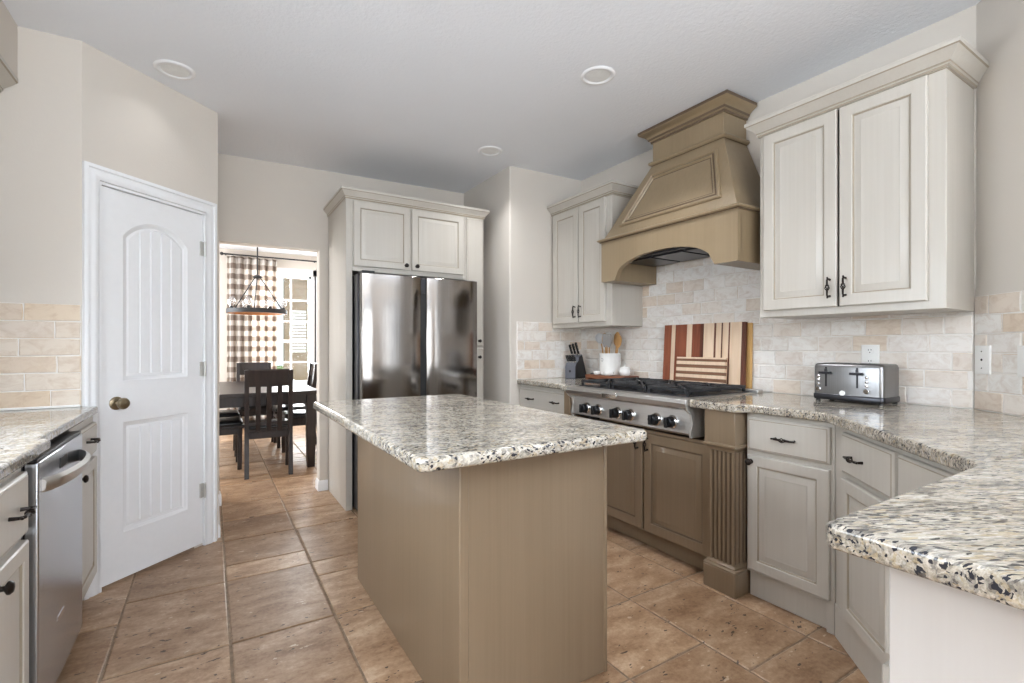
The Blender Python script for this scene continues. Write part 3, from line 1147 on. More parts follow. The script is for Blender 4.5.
# trapezoid framed panel on the sloping front
a = Vector((HX + .012, 0, Z0))
vdir = Vector((BX - HX - .012, 0, Z1 - Z0))
SL = vdir.length
fs = Fr(a, (0, -1, 0), vdir)
yl = lambda t: (HY1 - .012 + (BY1 - HY1 + .012) * t, HY0 + .012 + (BY0 - HY0 - .012) * t)
t0, t1 = .14, .84
mar = .075
trap = [(-(yl(t0)[0] - mar * 1.25), t0 * SL), (-(yl(t0)[1] + mar * 1.1), t0 * SL), (-(yl(t1)[1] + mar * .7), t1 * SL), (-(yl(t1)[0] - mar * .9), t1 * SL)]
mb = MB()
panel_rings(mb, fs, trap, [(0, -.002), (0, .008), (.006, .014), (.018, .014), (.024, .006), (.032, .010), (.040, .010), (.046, .001), (.052, .0005)], [0, 0, 0, 0, 1, 0, 0, 1, 0], cap0=True)
make('panel', mb, [HOODP, GLAZE_T], hd, smooth=25)
# neck box and crown
make('neck_moulding', MB().sweep([(0, 0), (.010, .002), (.020, .010), (.024, .018), (.020, .028), (.008, .032), (0, .036), (-.02, .036)], hpath(BX, BY0, BY1), side=1, z0=Z1 - .012, pm=(0, 5)), [HOODP, GLAZE_T], hd)
ztop = cz(BX - .07) - .004
make('chimney_box', MB().box(BX, BY0, Z1, HB, BY1, ztop), HOODP, hd, bevel=.002)
CRH = [(0, 0), (.010, 0), (.012, .012), (.022, .018), (.026, .030), (.044, .046), (.066, .058), (.072, .064), (.072, .082), (0, .082)]
make('crown_moulding', MB().sweep(CRH, hpath(BX, BY0, BY1), side=1, z0=ztop - .083, pm=(1, 3, 7)), [HOODP, GLAZE_T], hd)


# ------------------------------------------------------------------ wall cabinets on the range wall
def upper(y0, y1, label, near_open):
    """y1 > y0; doors face -X"""
    X0 = 2.53
    zb, zt = 1.354, 2.350
    u = thing('wall_cabinet', label, 'cabinet', (2.7, (y0 + y1) / 2, zb), 'ivory wall cabinets either side of the hood')
    f = Fr((X0, 0, 0), (0, -1, 0))
    make('body', MB().box(X0, y0, zb, WX - .011, y1, zt), IVORY, u, bevel=.003)
    make('crown_moulding', MB().sweep(crown_prof(.86, 1.0), [(WX - .011, y1), (X0 + .002, y1), (X0 + .002, y0), (WX - .011, y0)], side=1, z0=zt - .022, pm=(1, 3, 7)), [IVORY, GLAZE_I], u)
    make('glaze_line', MB().sweep([(-.002, 0), (.0015, 0), (.0015, .004), (-.002, .004)], [(WX - .02, y1), (X0, y1), (X0, y0), (WX - .02, y0)], side=1, z0=zt - .026), GLAZE_I, u)
    ym = (y0 + y1) / 2
    for a, b, hy in ((y1 - .030, ym + .006, ym + .034), (ym - .006, y0 + .058, ym - .034)):
        d = make('door', door_front(f, -a, zb + .035, -b, zt - .03, .021, .058), [IVORY, GLAZE_I], u, smooth=30)
        make('handle', pull_mb(f, -hy, 1.478, .10, True, .026, .021), BRONZE, d)
    make('centre_gap', MB().box(X0 - .002, ym - .006, zb + .035, X0, ym + .006, zt - .03), DARKGAP, u)
    return u


upper(.747, 1.533, 'largest ivory wall cabinet, above the toaster', True)
upper(2.674, 3.412, 'ivory wall cabinet above the knife block, left of the hood', False)

# ------------------------------------------------------------------ fridge surround and fridge
fs_ = thing('fridge_cabinet', 'tall ivory cabinet surround with two upper doors enclosing the fridge', 'cabinet', (1.4, 4.0, 0))
FY = 3.65
mb = MB().box(.84, FY + .0201, 0, .858, 4.275, 2.30).box(.84, FY, 0, .886, FY + .02, 2.30)
make('side_panel', mb, IVORY, fs_, bevel=.0015)
make('upper_box', MB().box(.8865, FY, 1.755, 1.7995, 4.275, 2.30), IVORY, fs_, bevel=.0015)
make('pantry_tower', MB().box(1.80, FY, .0, 1.978, 4.275, 2.30), IVORY, fs_, bevel=.0015)
ff = FRY(FY)
for a0, a1, ka in ((.892, 1.322, 1.287), (1.338, 1.785, 1.374)):
    d = make('door', door_front(ff, a0, 1.79, a1, 2.268, .02, .052), [IVORY, GLAZE_I], fs_, smooth=30)
    make('knob', knob_mb(ff, ka, 1.823, .016, .02), BRONZE, d)
for b0, b1, kz in ((1.20, 2.268, 1.245), (.125, 1.185, 1.11)):
    d = make('door', slab_front(ff, 1.812, b0, 1.968, b1, .02), [IVORY, GLAZE_I], fs_, smooth=30)
    make('knob', knob_mb(ff, 1.925, kz, .014, .02), BRONZE, d)
make('crown_moulding', MB().sweep(crown_prof(.6, .95), [(.842, 4.275), (.842, FY + .002), (1.978, FY + .002), (1.978, 4.275)], side=1, z0=2.278, pm=(1, 3, 7)), [IVORY, GLAZE_I], fs_)

fg = thing('refrigerator', 'stainless side-by-side refrigerator with a dark gap between its doors', 'refrigerator', (1.35, 3.85, 0))
make('body', MB().box(.895, 3.535, .02, 1.797, 4.22, 1.722), DARKSTEEL, fg, bevel=.004)


def fridge_door(a0, a1):
    m = MB()
    pts = []
    n = 10
    for i in range(n + 1):
        t = i / n
        x = a0 + (a1 - a0) * t
        b = .010 * (1 - (2 * t - 1) ** 2)
        pts.append((x, 3.458 - b))
    pts = [(a0, 3.53)] + [(a0, 3.466)] + pts[1:-1] + [(a1, 3.466), (a1, 3.53)]
    m.prism(Fr((0, 0, 0), X_, Y_), pts, .10, 1.72)
    return m


make('door', fridge_door(.903, 1.346), STEELV, fg, bevel=.006, smooth=50)
make('door', fridge_door(1.388, 1.822), STEELV, fg, bevel=.006, smooth=50)
make('door_gap', MB().box(1.346, 3.478, .10, 1.388, 3.535, 1.712), BLACK, fg)
make('control_strip', MB().box(1.349, 3.470, 1.60, 1.385, 3.48, 1.712), DARKSTEEL, fg, bevel=.002)
make('kick_plate', MB().box(.905, 3.50, .0, 1.79, 3.54, .09), BLACK, fg)
make('hinge_cover', MB().box(.91, 3.47, 1.7205, 1.0, 3.56, 1.738), BLACK, fg, bevel=.004)

# ------------------------------------------------------------------ sink side (left)
LX = -.462
fl_ = FLX(LX)
lc = cab_thing('ivory drawer-and-door base cabinet nearest the viewer on the sink side', (-.75, 1.7, 0))
make('body', MB().box(-1.02, .9, .10, LX, 1.938, .878).box(-1.02, .9, 0, LX - .07, 1.938, .10), IVORY, lc, bevel=.002)
d = make('drawer', slab_front(fl_, 1.50, .665, 1.925, .842, .02), [IVORY, GLAZE_I], lc, smooth=30)
make('handle', pull_mb(fl_, 1.80, .752, .115, False, .03, .02), BRONZE, d)
d = make('door', door_front(fl_, 1.50, .135, 1.925, .645, .02), [IVORY, GLAZE_I], lc, smooth=30)
make('knob', knob_mb(fl_, 1.672, .605, .017, .02), BRONZE, d)
make('drawer', slab_front(fl_, 1.1, .665, 1.488, .842, .02), [IVORY, GLAZE_I], lc, smooth=30)
make('door', door_front(fl_, 1.1, .135, 1.488, .645, .02), [IVORY, GLAZE_I], lc, smooth=30)

dw = thing('dishwasher', 'stainless dishwasher with a bowed bar handle under the pale sink counter', 'dishwasher', (-.75, 2.36, 0))
make('tub', MB().box(-1.02, 1.945, .09, -.465, 2.535, .868), DARKSTEEL, dw, bevel=.002)
make('door', MB().box(-.462, 1.95, .095, -.428, 2.53, .858), STEELD, dw, bevel=.005, seg=3)
make('control_edge', MB().box(-.466, 1.95, .859, -.432, 2.53, .868), BLACK, dw, bevel=.002)
hn = MB()
Lh = []
for i in range(17):
    t = i / 16
    y = 1.985 + .49 * t
    bow = .052 * math.sin(PI * min(1, max(0, t))) ** .55
    Lh.append([Vector((-.428 + bow - .004, y, .782 - .022)), Vector((-.428 + bow + .008, y, .782 - .012)), Vector((-.428 + bow + .010, y, .782 + .012)), Vector((-.428 + bow - .002, y, .782 + .022)), Vector((-.428 + bow - .010, y, .782))])
hn.loops(Lh)
make('handle', hn, STEEL, dw, smooth=50)
make('latch_pocket', MB().box(-.4285, 2.19, .79, -.4265, 2.28, .825), BLACK, dw)
make('badge', MB().box(-.4285, 2.16, .29, -.4265, 2.24, .305), CHROME, dw)
make('kick_plate', MB().box(-1.0, 1.95, 0, -.53, 2.53, .088), BLACK, dw)

ln = cab_thing('narrow ivory base cabinet between the dishwasher and pantry door casing', (-.75, 2.84, 0))
make('body', MB().box(-1.02, 2.545, .10, LX - .008, 2.995, .878).box(-1.02, 2.545, 0, LX - .06, 2.995, .10), IVORY, ln, bevel=.002)
fl2 = FLX(LX - .008)
d = make('drawer', slab_front(fl2, 2.558, .705, 2.985, .845, .018), [IVORY, GLAZE_I], ln, smooth=30)
make('handle', pull_mb(fl2, 2.79, .785, .105, False, .03, .018), BRONZE, d)
d = make('door', door_front(fl2, 2.558, .135, 2.985, .685, .018), [IVORY, GLAZE_I], ln, smooth=30)
make('knob', knob_mb(fl2, 2.60, .66, .016, .018), BRONZE, d)

LC = [(-1.03, .0), (-.418, .0), (-.418, 2.025), (-.430, 2.045), (-.452, 2.05), (-.455, 3.025), (-1.03, 3.025)]
tag(make('countertop', MB().prism(Fr((0, 0, 0), X_, Y_), LC, .880, .915), GRANL, None, bevel=.008, seg=3), 'pale grey granite counter over the dishwasher, beside the pantry door', 'countertop')
struct('trim_1', MB().box(-1.03, 3.008, .9155, -.517, 3.021, .926), PLATE, bevel=.003)
sc_ = thing('wall_cabinet', 'ivory wall cabinet at the edge of the view, only its crown moulding showing', 'cabinet', (-.9, 2.7, 1.4))
make('body', MB().box(-1.025, 2.42, 1.41, -.797, 3.024, 2.36), IVORY, sc_)
make('crown_moulding', MB().sweep(crown_prof(1.0, 1.0), [(-1.025, 2.42), (-.797, 2.42), (-.797, 3.024)], side=1, z0=2.319, pm=(1, 3, 7)), [IVORY, GLAZE_I], sc_)
for a0 in (2.50,):
    make('door', door_front(FLX(-.797), a0, 1.44, a0 + .48, 2.30, .004), [IVORY, GLAZE_I], sc_, smooth=30)

# ------------------------------------------------------------------ recessed ceiling lights
for x, y, pw, lab in ((-.157, 3.10, .25, 'white recessed ceiling light above the pantry door'), (1.804, 2.017, 6.5, 'white recessed ceiling light nearest the range hood'), (1.805, 3.227, 3.5, 'white recessed ceiling light in front of the fridge cabinet')):
    t = thing('ceiling_light', lab, 'ceiling light', (x, y, cz(x)), 'recessed ceiling lights')
    lp = bpy.data.lights.new('downlight', 'AREA')
    lp.shape = 'DISK'
    lp.size = .12
    lp.energy = pw
    lp.spread = math.radians(110)
    lp.color = (.95, .97, 1.0)
    lo = bpy.data.objects.new('downlight', lp)
    COL.objects.link(lo)
    lo.location = (x, y, cz(x) - .012)
    make('trim_ring', MB().lathe((x, y, cz(x) + .004), [(.066, -.002), (.070, -.011), (.080, -.013), (.092, -.009), (.095, .002)], (0, 0, 1), 40, cap0=False, cap1=False), WHITE, t, smooth=60)
    make('lens', MB().lathe((x, y, cz(x)), [(.068, .001), (.066, -.003), (.03, -.0045), (.001, -.005)], (0, 0, 1), 40, cap0=False), LENS, t)


# ------------------------------------------------------------------ plates on the tiles
def plate(fr, a, b, name, label, cat, w_=.076, h_=.120):
    o = thing(name, label, cat, tuple(fr.p(a, b, .011)))
    m = MB()
    panel_rings(m, fr, rect(a - w_ / 2, b - h_ / 2, a + w_ / 2, b + h_ / 2), [(0, .010), (0, .013), (.004, .0165), (.006, .017)], [0, 0, 0, 0], cap0=True)
    make('cover_plate', m, PLATE, o)
    return o


fw = Fr((WX, 0, 0), (0, -1, 0))
o = plate(fw, -1.142, 1.147, 'wall_outlet', 'white electrical outlet on the tiles just above the toaster', 'outlet', .08, .122)
for dz in (.028, -.028):
    m = MB().lathe(fw.p(-1.142, 1.147 + dz, .0165), [(.017, 0), (.0165, .002), (.001, .0022)], fw.n, 20)
    rc = make('receptacle', m, PLATE, o)
    m = MB().fbox(fw, -1.149, 1.150 + dz, .018, -1.1465, 1.158 + dz, .0195).fbox(fw, -1.1375, 1.151 + dz, .018, -1.135, 1.158 + dz, .0195)
    m.lathe(fw.p(-1.142, 1.141 + dz, .018), [(.0026, 0), (.0026, .0014)], fw.n, 8)
    make('slots', m, BLACK, rc)
fdg = Fr(c0, DGD)
o = plate(fdg, .052, 1.142, 'jack_plate', 'white wall plate with one centre jack, on the angled tile wall', 'wall plate', .082, .122)
for dz, r_, nm in ((.036, .003, 'screw'), (0, .0055, 'jack'), (-.036, .003, 'screw')):
    make(nm, MB().lathe(fdg.p(.052, 1.142 + dz, .0165), [(r_, 0), (r_ * .8, .002), (r_ * .3, .0022)], fdg.n, 12), BRONZE, o)
o = plate(fdg, .262, 1.142, 'light_switch', 'white light switch on the angled tile wall, farther from its corner than the jack plate', 'switch', .082, .122)
make('toggle', MB().fbox(fdg, .257, 1.134, .016, .267, 1.154, .026), PLATE, o, bevel=.002)

# ------------------------------------------------------------------ toaster
tp = Vector((2.62, 1.305, CT))
tu = Vector((0, -1, 0))
ft_ = Fr(tp, tu)
TW, TD, TH = .307, .18, .190
ts = thing('toaster', 'brushed steel four-slice toaster with two levers on the counter', 'toaster', tuple(tp + tu * TW / 2 - ft_.n * TD / 2))
m = MB()


def rr_poly(a0, c0_, a1, c1_, r, n=5):
    P = []
    for cx_, cy_, s in ((a1 - r, c0_ + r, -90), (a1 - r, c1_ - r, 0), (a0 + r, c1_ - r, 90), (a0 + r, c0_ + r, 180)):
        for i in range(n):
            t = math.radians(s + 90 * i / (n - 1))
            P.append((cx_ + r * math.cos(t), cy_ + r * math.sin(t)))
    return P


def tloop(e, z, r):
    return [tp + tu * a + ft_.n * c + Z_ * z for a, c in rr_poly(-e, -TD - e, TW + e, e, r)]


m.loops([tloop(.001, .010, .02), tloop(.004, .016, .022), tloop(.004, .034, .022), tloop(.001, .038, .02)])
make('base', m, DARKSTEEL, ts)
m = MB().loops([tloop(0, .036, .02), tloop(0, TH - .018, .02), tloop(-.003, TH - .006, .02), tloop(-.010, TH, .016)])
shell = make('housing', m, STEELT, ts, smooth=50)
for s in (.028, .098):
    for a in (.035, .17):
        make('bread_slot', MB().fbox(ft_, a, TH - .0005, -s - .036, a + .105, TH + .0012, -s), BLACK, ts)
for a in (.062, .200):
    lv_ = make('lever_slot', MB().fbox(ft_, a - .004, .075, -.001, a + .004, .172, .001), BLACK, ts)
    make('lever', MB().fbox(ft_, a - .026, .138, .001, a + .026, .150, .024).fbox(ft_, a - .004, .14, 0, a + .004, .165, .012), DARKSTEEL, ts, bevel=.003)
for a in (.028, .240):
    for z in (.127, .107, .087):
        make('button', MB().lathe(ft_.p(a, z, 0), [(.0075, 0), (.0075, .004), (.005, .006), (.001, .006)], ft_.n, 16), CHROME, ts)
    make('dial', MB().lathe(ft_.p(a, .062, 0), [(.012, 0), (.012, .008), (.010, .010), (.001, .010)], ft_.n, 18), CHROME, ts)
make('badge', MB().lathe(ft_.p(.135, .046, 0), [(.013, 0), (.012, .003), (.001, .0035)], ft_.n, 24), PLATE, ts)
for a in (.015, TW - .015):
    for c in (-.02, -TD + .02):
        make('foot', MB().lathe(ft_.p(a, 0, c), [(.011, 0), (.010, .012)], (0, 0, 1), 12), BLACK, ts)

# ------------------------------------------------------------------ knife block and knives
kt = Vector((2.60, 3.325, CT))
ku = Vector((.26, -.966, 0)).normalized()
kf = Fr(kt, ku)
KW = .105
kbk = thing('knife_block', 'slate grey knife block with slanted black side, in the tiled corner', 'knife block', tuple(kt + ku * KW / 2 - kf.n * .06))
fsd = Fr(kt, -kf.n, Z_)     # u = back, v = up, n = ?
prof = [(0, 0), (.165, 0), (.175, .02), (.105, .205), (.060, .190), (.045, .150), (.012, .128), (.0, .10)]
m = MB()
m.loops([[kt + ku * s - kf.n * a + Z_ * b for a, b in prof] for s in (0, KW)])
make('body', m, BLOCKG, kbk, bevel=.003)
m = MB().loops([[kt + ku * s - kf.n * a + Z_ * b for a, b in inset(prof, .0035)] for s in (KW, KW + .0015)])
make('side_panel', m, BLACK, kbk)
m = MB().lathe(kf.p(KW / 2, .062, 0), [(.011, 0), (.011, .001), (.001, .0012)], kf.n, 18)
make('badge', m, DARKSTEEL, kbk)
sl = Vector((.0, 0, 0))
dirk = (kf.n * .42 + Z_ * .91).normalized()


def knife(pos, L, r, label, group):
    t = thing('kitchen_knife', label, 'knife', tuple(pos), group)
    side = ku
    w1 = dirk.cross(side).normalized()
    m = MB()
    Ls = []
    for s, k in ((0, .8), (.1, .95), (.35, .85), (.6, 1.0), (.88, 1.1), (1.0, .7)):
        c = pos + dirk * (L * s + .012)
        Ls.append([c + side * (r * .62 * math.cos(q * PI / 4)) + w1 * (r * k * math.sin(q * PI / 4)) for q in range(8)])
    m.loops(Ls)
    make('handle', m, BLACK, t)
    m = MB()
    fb_ = Fr(pos + dirk * -.02, side, dirk)
    m.fbox(fb_, -r * .5, 0, -r * .9, r * .5, .035, r * .9)
    make('bolster', m, CHROME, t, bevel=.001)
    m = MB()
    for s in (.3, .55, .8):
        m.lathe(pos + dirk * (L * s + .012) + side * (r * .6), [(.0028, 0), (.0024, .0012)], side, 8)
    make('rivets', m, CHROME, t)


for k, (s, L, lab) in enumerate(((.018, .085, 'large black-handled knife at the wall-corner end of the back row'), (.052, .095, 'large black-handled knife in the middle of the back row'), (.086, .105, 'longest black-handled knife, at the counter-front end of the back row'))):
    knife(kt + ku * s - kf.n * .082 + Z_ * .20, L, .014, lab, 'large knives in the block')
for k in range(6):
    knife(kt + ku * (.012 + k * .0162) - kf.n * .026 + Z_ * .138, .055, .008, 'small black steak knife in the front row of the block', 'steak knives in the block')

# ------------------------------------------------------------------ wooden riser tray with crock, dishes, jar
tr_ = thing('serving_board', 'low wooden serving board with black loop handle behind the rangetop burners', 'serving board', (2.70, 2.86, .95))
TRZ0, TRZ1 = .972, .99
m = MB().prism(Fr((0, 0, 0), X_, Y_), [(2.60, 3.06), (2.60, 2.70), (2.62, 2.665), (2.80, 2.665), (2.82, 2.70), (2.82, 3.06)], TRZ0 - .03, TRZ0)
m.box(2.60, 3.03, CT, 2.82, 3.055, TRZ0 - .03)
m.box(2.60, 2.69, CT, 2.82, 2.715, TRZ0 - .03)
make('board', m, TRAYW, tr_, bevel=.004)
arc = [(2.64 + .0 * i, 3.06 + .04 * math.sin(PI * i / 10), TRZ0 + .0) for i in range(1)]
hp = []
for i in range(13):
    t = PI * i / 12
    hp.append((2.66 + .11 * i / 12, 3.058 + .045 * math.sin(t), TRZ0 - .012 + .012 * math.sin(t)))
make('loop_handle', MB().tube(hp, .008, 8), BLACK, tr_)

ck = Vector((2.735, 2.915, TRZ0 + .001))
cr = thing('utensil_crock', 'white ceramic crock full of cooking utensils', 'crock', tuple(ck))
m = MB().lathe(ck, [(.080, 0), (.085, .004), (.085, .160), (.087, .165), (.086, .171), (.080, .171), (.079, .02), (.001, .018)], (0, 0, 1), 36)
make('pot', m, CERAM, cr, smooth=50)
m = MB()
for q in range(10):
    t = q * 2 * PI / 10
    m.lathe(ck + Vector((-.085 + 0, 0.012 * math.cos(t), .120 + .012 * math.sin(t))), [(.003, -.001), (.002, .0015)], (-1, 0, 0), 8)
make('raised_mark', m, SILIC, cr)


def utensil(name, label, dx, dy, tilt, H, kind, mat, cat, group=None):
    b = ck + Vector((dx, dy, .03))
    up = Vector((tilt[0], tilt[1], 1)).normalized()
    t = thing(name, label, cat, tuple(b), group)
    fa = Fr(b, (0, -1, 0), up)
    m = MB().tube([b, b + up * H * .5, b + up * H * .72], [.005, .0055, .005], 8)
    make('handle', m, SPOON if mat is not SILIC else SPOON, t)
    c = b + up * H * .86
    fa = Fr(c, (0.25, -.97, 0), up)
    m = MB()
    hh = H * .19
    if kind == 'spoon':
        P = [(.029 * math.sin(2 * PI * i / 16) , hh * math.cos(2 * PI * i / 16)) for i in range(16)]
        P = [(a_, b_) for a_, b_ in P][::-1]
        m.loops([[fa.p(x, y, .004) for x, y in P], [fa.p(x * 1.0, y, 0) for x, y in P], [fa.p(x * .6, y * .6, -.010) for x, y in P]][::-1])
    elif kind == 'spatula':
        m.prism(fa, [(-.026, -hh), (.026, -hh), (.04, -hh * .4), (.04, hh * .8), (.028, hh), (-.028, hh), (-.04, hh * .8), (-.04, -hh * .4)], -.004, .004)
    elif kind == 'ladle':
        P = [(.044 * math.cos(2 * PI * i / 18), .044 * math.sin(2 * PI * i / 18)) for i in range(18)]
        L_ = []
        for k, (s, d) in enumerate(((1, 0), (.95, -.012), (.7, -.024), (.3, -.030))):
            L_.append([fa.p(x * s, y * s, d + .012) for x, y in P])
        m.loops(L_, cap0=False)
        for q in range(7):
            a_ = q * 2 * PI / 7
            m.lathe(fa.p(.016 * math.cos(a_), .016 * math.sin(a_), -.0135), [(.003, -.001), (.003, .002)], fa.n, 8)
    make('head', m, mat, t, bevel=.0015 if kind == 'spatula' else 0)


utensil('skimmer', 'pale grey perforated skimmer leaning to the knife block side of the crock', -.01, .04, (-.02, .20), .31, 'ladle', PALEG, 'utensil')
utensil('ladle', 'white ladle head rising at the back of the crock', .02, .03, (.10, .10), .315, 'ladle', PLATE, 'utensil')
utensil('wooden_spoon', 'wooden spoon with oval bowl in the middle of the crock', -.03, .005, (-.04, .03), .29, 'spoon', SPOON, 'utensil', 'wooden spoons in the crock')
utensil('spatula', 'broad grey silicone spatula at the front of the crock', -.045, -.02, (-.10, -.08), .285, 'spatula', SILIC, 'utensil')
utensil('wooden_spoon', 'wooden spoon leaning towards the cutting boards', .01, -.045, (.0, -.18), .275, 'spoon', SPOON, 'utensil', 'wooden spoons in the crock')
utensil('wooden_spoon', 'wooden spoon behind the grey spatula', .035, -.01, (.10, -.03), .30, 'spoon', SPOON, 'utensil', 'wooden spoons in the crock')

j = Vector((2.72, 2.735, TRZ0 + .001))
jr = thing('lidded_jar', 'small white lidded jar with a ball knob, right of the crock', 'jar', tuple(j))
make('pot', MB().lathe(j, [(.030, 0), (.040, .008), (.043, .03), (.040, .048), (.036, .055), (.001, .055)], (0, 0, 1), 28), CERAM, jr, smooth=50)
make('lid', MB().lathe(j + Vector((0, 0, .055)), [(.041, 0), (.041, .004), (.030, .012), (.010, .016), (.006, .020), (.010, .026), (.007, .032), (.001, .034)], (0, 0, 1), 28), CERAM, jr, smooth=50)
for x, y, r_, lab in ((2.635, 2.955, .030, 'smallest white dish in front of the crock'), (2.64, 2.83, .040, 'shallow white dish in front of the lidded jar')):
    q = Vector((x, y, TRZ0 + .001))
    ds = make('pinch_dish', MB().lathe(q, [(r_ * .7, 0), (r_ * .95, .008), (r_, .026), (r_ * .93, .027), (r_ * .85, .010), (.001, .007)], (0, 0, 1), 28), CERAM, None, smooth=50)
    tag(ds, lab, 'dish', 'pinch dishes on the serving board')


# ------------------------------------------------------------------ cutting boards leaning on the tiles
def board(name, label, y0, y1, xb, xt, zb, zt, th, strips, mats, vertical=True, edge=None):
    """strips: list of (fraction, material index) across (vertical) or up"""
    v = Vector((xt - xb, 0, zt - zb))
    L_ = v.length
    f = Fr((xb, 0, zb), (0, -1, 0), v)
    m = MB()
    W_ = y1 - y0
    if vertical:
        p = -y1
        for frac, mi in strips:
            m.fbox(f, p, 0, -th, p + W_ * frac, L_, 0, mi)
            p += W_ * frac
    else:
        p = 0
        for frac, mi in strips:
            m.fbox(f, -y1, p, -th, -y0, p + L_ * frac, 0, mi)
            p += L_ * frac
    o = make(name, m, mats, None, bevel=.0012, smooth=0)
    return tag(o, label, 'cutting board', 'cutting boards leaning on the splashback')


board('cutting_board', 'tall cutting board of red-brown stripes, nearest the crock', 2.092, 2.420, 2.780, 2.806, .9465, 1.352, .032,
      [(.20, 1), (.10, 0), (.30, 1), (.13, 0), (.20, 1), (.07, 2)], [MAPLE, CHERRY, WALNUT])
board('cutting_board', 'tall pale maple cutting board with thin dark stripes and dark edge', 1.790, 2.084, 2.776, 2.798, .9465, 1.352, .026,
      [(.27, 0), (.05, 2), (.13, 0), (.035, 2), (.14, 0), (.035, 2), (.27, 0), (.07, 2)], [MAPLE, CHERRY, WALNUT])
board('cutting_board', 'small cutting board with horizontal brown stripes, in front of the tall ones', 1.885, 2.258, 2.7215, 2.740, .9475, 1.128, .022,
      [(.13, 0), (.12, 2), (.12, 0), (.11, 2), (.13, 0), (.12, 2), (.12, 0), (.09, 2), (.06, 0)], [MAPLE, CHERRY, WALNUT2], False)
board('cutting_board', 'thin golden bamboo board peeking out behind the pale maple board', 1.768, 2.04, 2.826, 2.833, .926, 1.345, .012, [(1, 0)], [BAMBOO])

# ------------------------------------------------------------------ dining room
TB = thing('dining_table', 'espresso wood dining table seen through the doorway', 'table', (.44, 6.0, 0))
TX0, TX1, TY0, TY1, TZ = -.08, .93, 5.12, 6.95, .765
make('table_top', MB().box(TX0, TY0, TZ - .035, TX1, TY1, TZ), DKWOOD, TB, bevel=.005)
make('apron', MB().box(TX0 + .05, TY0 + .05, TZ - .13, TX1 - .05, TY0 + .075, TZ - .034).box(TX0 + .05, TY1 - .075, TZ - .13, TX1 - .05, TY1 - .05, TZ - .034)
     .box(TX0 + .05, TY0 + .05, TZ - .13, TX0 + .075, TY1 - .05, TZ - .034).box(TX1 - .075, TY0 + .05, TZ - .13, TX1 - .05, TY1 - .05, TZ - .034), DKWOOD, TB, bevel=.002)
for x in (TX0 + .03, TX1 - .12):
    for y in (TY0 + .03, TY1 - .12):
        L_ = [[Vector((x + .045 + sx * k, y + .045 + sy * k, z)) for sx, sy in ((-1, -1), (1, -1), (1, 1), (-1, 1))] for z, k in ((0, .034), (.35, .042), (TZ - .034, .045))]
        make('leg', MB().loops(L_), DKWOOD, TB, bevel=.003)

# one chair, built facing +Y (its back towards -Y), then copied
CH = thing('dining_chair', 'espresso slat-back dining chair turned away, at the near table end', 'chair', (0, 0, 0), 'espresso chairs around the dining table')
sw_, sd_ = .42, .42
make('seat', MB().box(-.20, -.16, .405, .20, .235, .432), DKWOOD, CH, bevel=.004)
m = MB()
m.loops([[Vector((a_, b_, .432 + h)) for a_, b_ in rr_poly(-.19 + e_, -.15 + e_, .19 - e_, .225 - e_, .03)] for e_, h in ((0, 0), (-.004, .014), (0, .028), (.02, .040), (.05, .045))])
make('cushion', m, LEATHER, CH, smooth=50)
make('seat_frame', MB().box(-.185, -.155, .345, .185, -.135, .405).box(-.185, .2, .345, .185, .22, .405).box(-.19, -.15, .345, -.17, .22, .405).box(.17, -.15, .345, .19, .22, .405), DKWOOD, CH, bevel=.002)
for sx in (-1, 1):
    x = sx * .182
    m = MB().loops([[Vector((x + dx * .019, y + dy * .019, z)) for dx, dy in ((-1, -1), (1, -1), (1, 1), (-1, 1))] for y, z in ((.195, 0), (.20, .405))])
    make('leg', m, DKWOOD, CH, bevel=.002)
    m = MB().loops([[Vector((x + dx * .019, y + dy * .022, z)) for dx, dy in ((-1, -1), (1, -1), (1, 1), (-1, 1))] for y, z in ((-.215, 0), (-.165, .35), (-.165, .48), (-.23, .985))])
    make('leg', m, DKWOOD, CH, bevel=.002)
yb_ = lambda z: -.165 - .07 * (z - .48) / .54
m = MB()
m.loops([[Vector((x, yb_(z) + dy - .012 * (1 - (x / .17) ** 2), z)) for z, dy in ((.83, -.012), (.978, -.012), (.99, 0), (.978, .012), (.83, .012))] for x in [-.17 + .34 * i / 8 for i in range(9)]])
make('top_rail', m, DKWOOD, CH)
for x in (-.09, 0, .09):
    m = MB().loops([[Vector((x + dx * .021, yb_(z) + dy * .008 - .008, z)) for dx, dy in ((-1, -1), (1, -1), (1, 1), (-1, 1))] for z in (.415, .64, .84)])
    make('back_slat', m, DKWOOD, CH, bevel=.002)
make('stretcher', MB().box(-.17, -.175, .47, .17, -.155, .50), DKWOOD, CH, bevel=.002)
CH.location = (.475, 5.21, 0)
CH.rotation_euler.z = math.radians(-3)
for x, y, rz, lab in ((.49, 6.98, 180, 'espresso dining chair at the far table end below the curtain'),
                      (.05, 5.62, -90, 'nearer espresso chair on the table side away from the fridge'),
                      (.05, 6.28, -90, 'farther espresso chair on the table side away from the fridge'),
                      (.90, 5.86, 90, 'nearer espresso chair on the fridge side of the dining table'),
                      (.885, 6.52, 90, 'farther espresso chair on the fridge side of the dining table')):
    c = tree_copy(CH)
    c.location = (x, y, 0)
    c.rotation_euler.z = math.radians(rz)
    c['label'] = lab

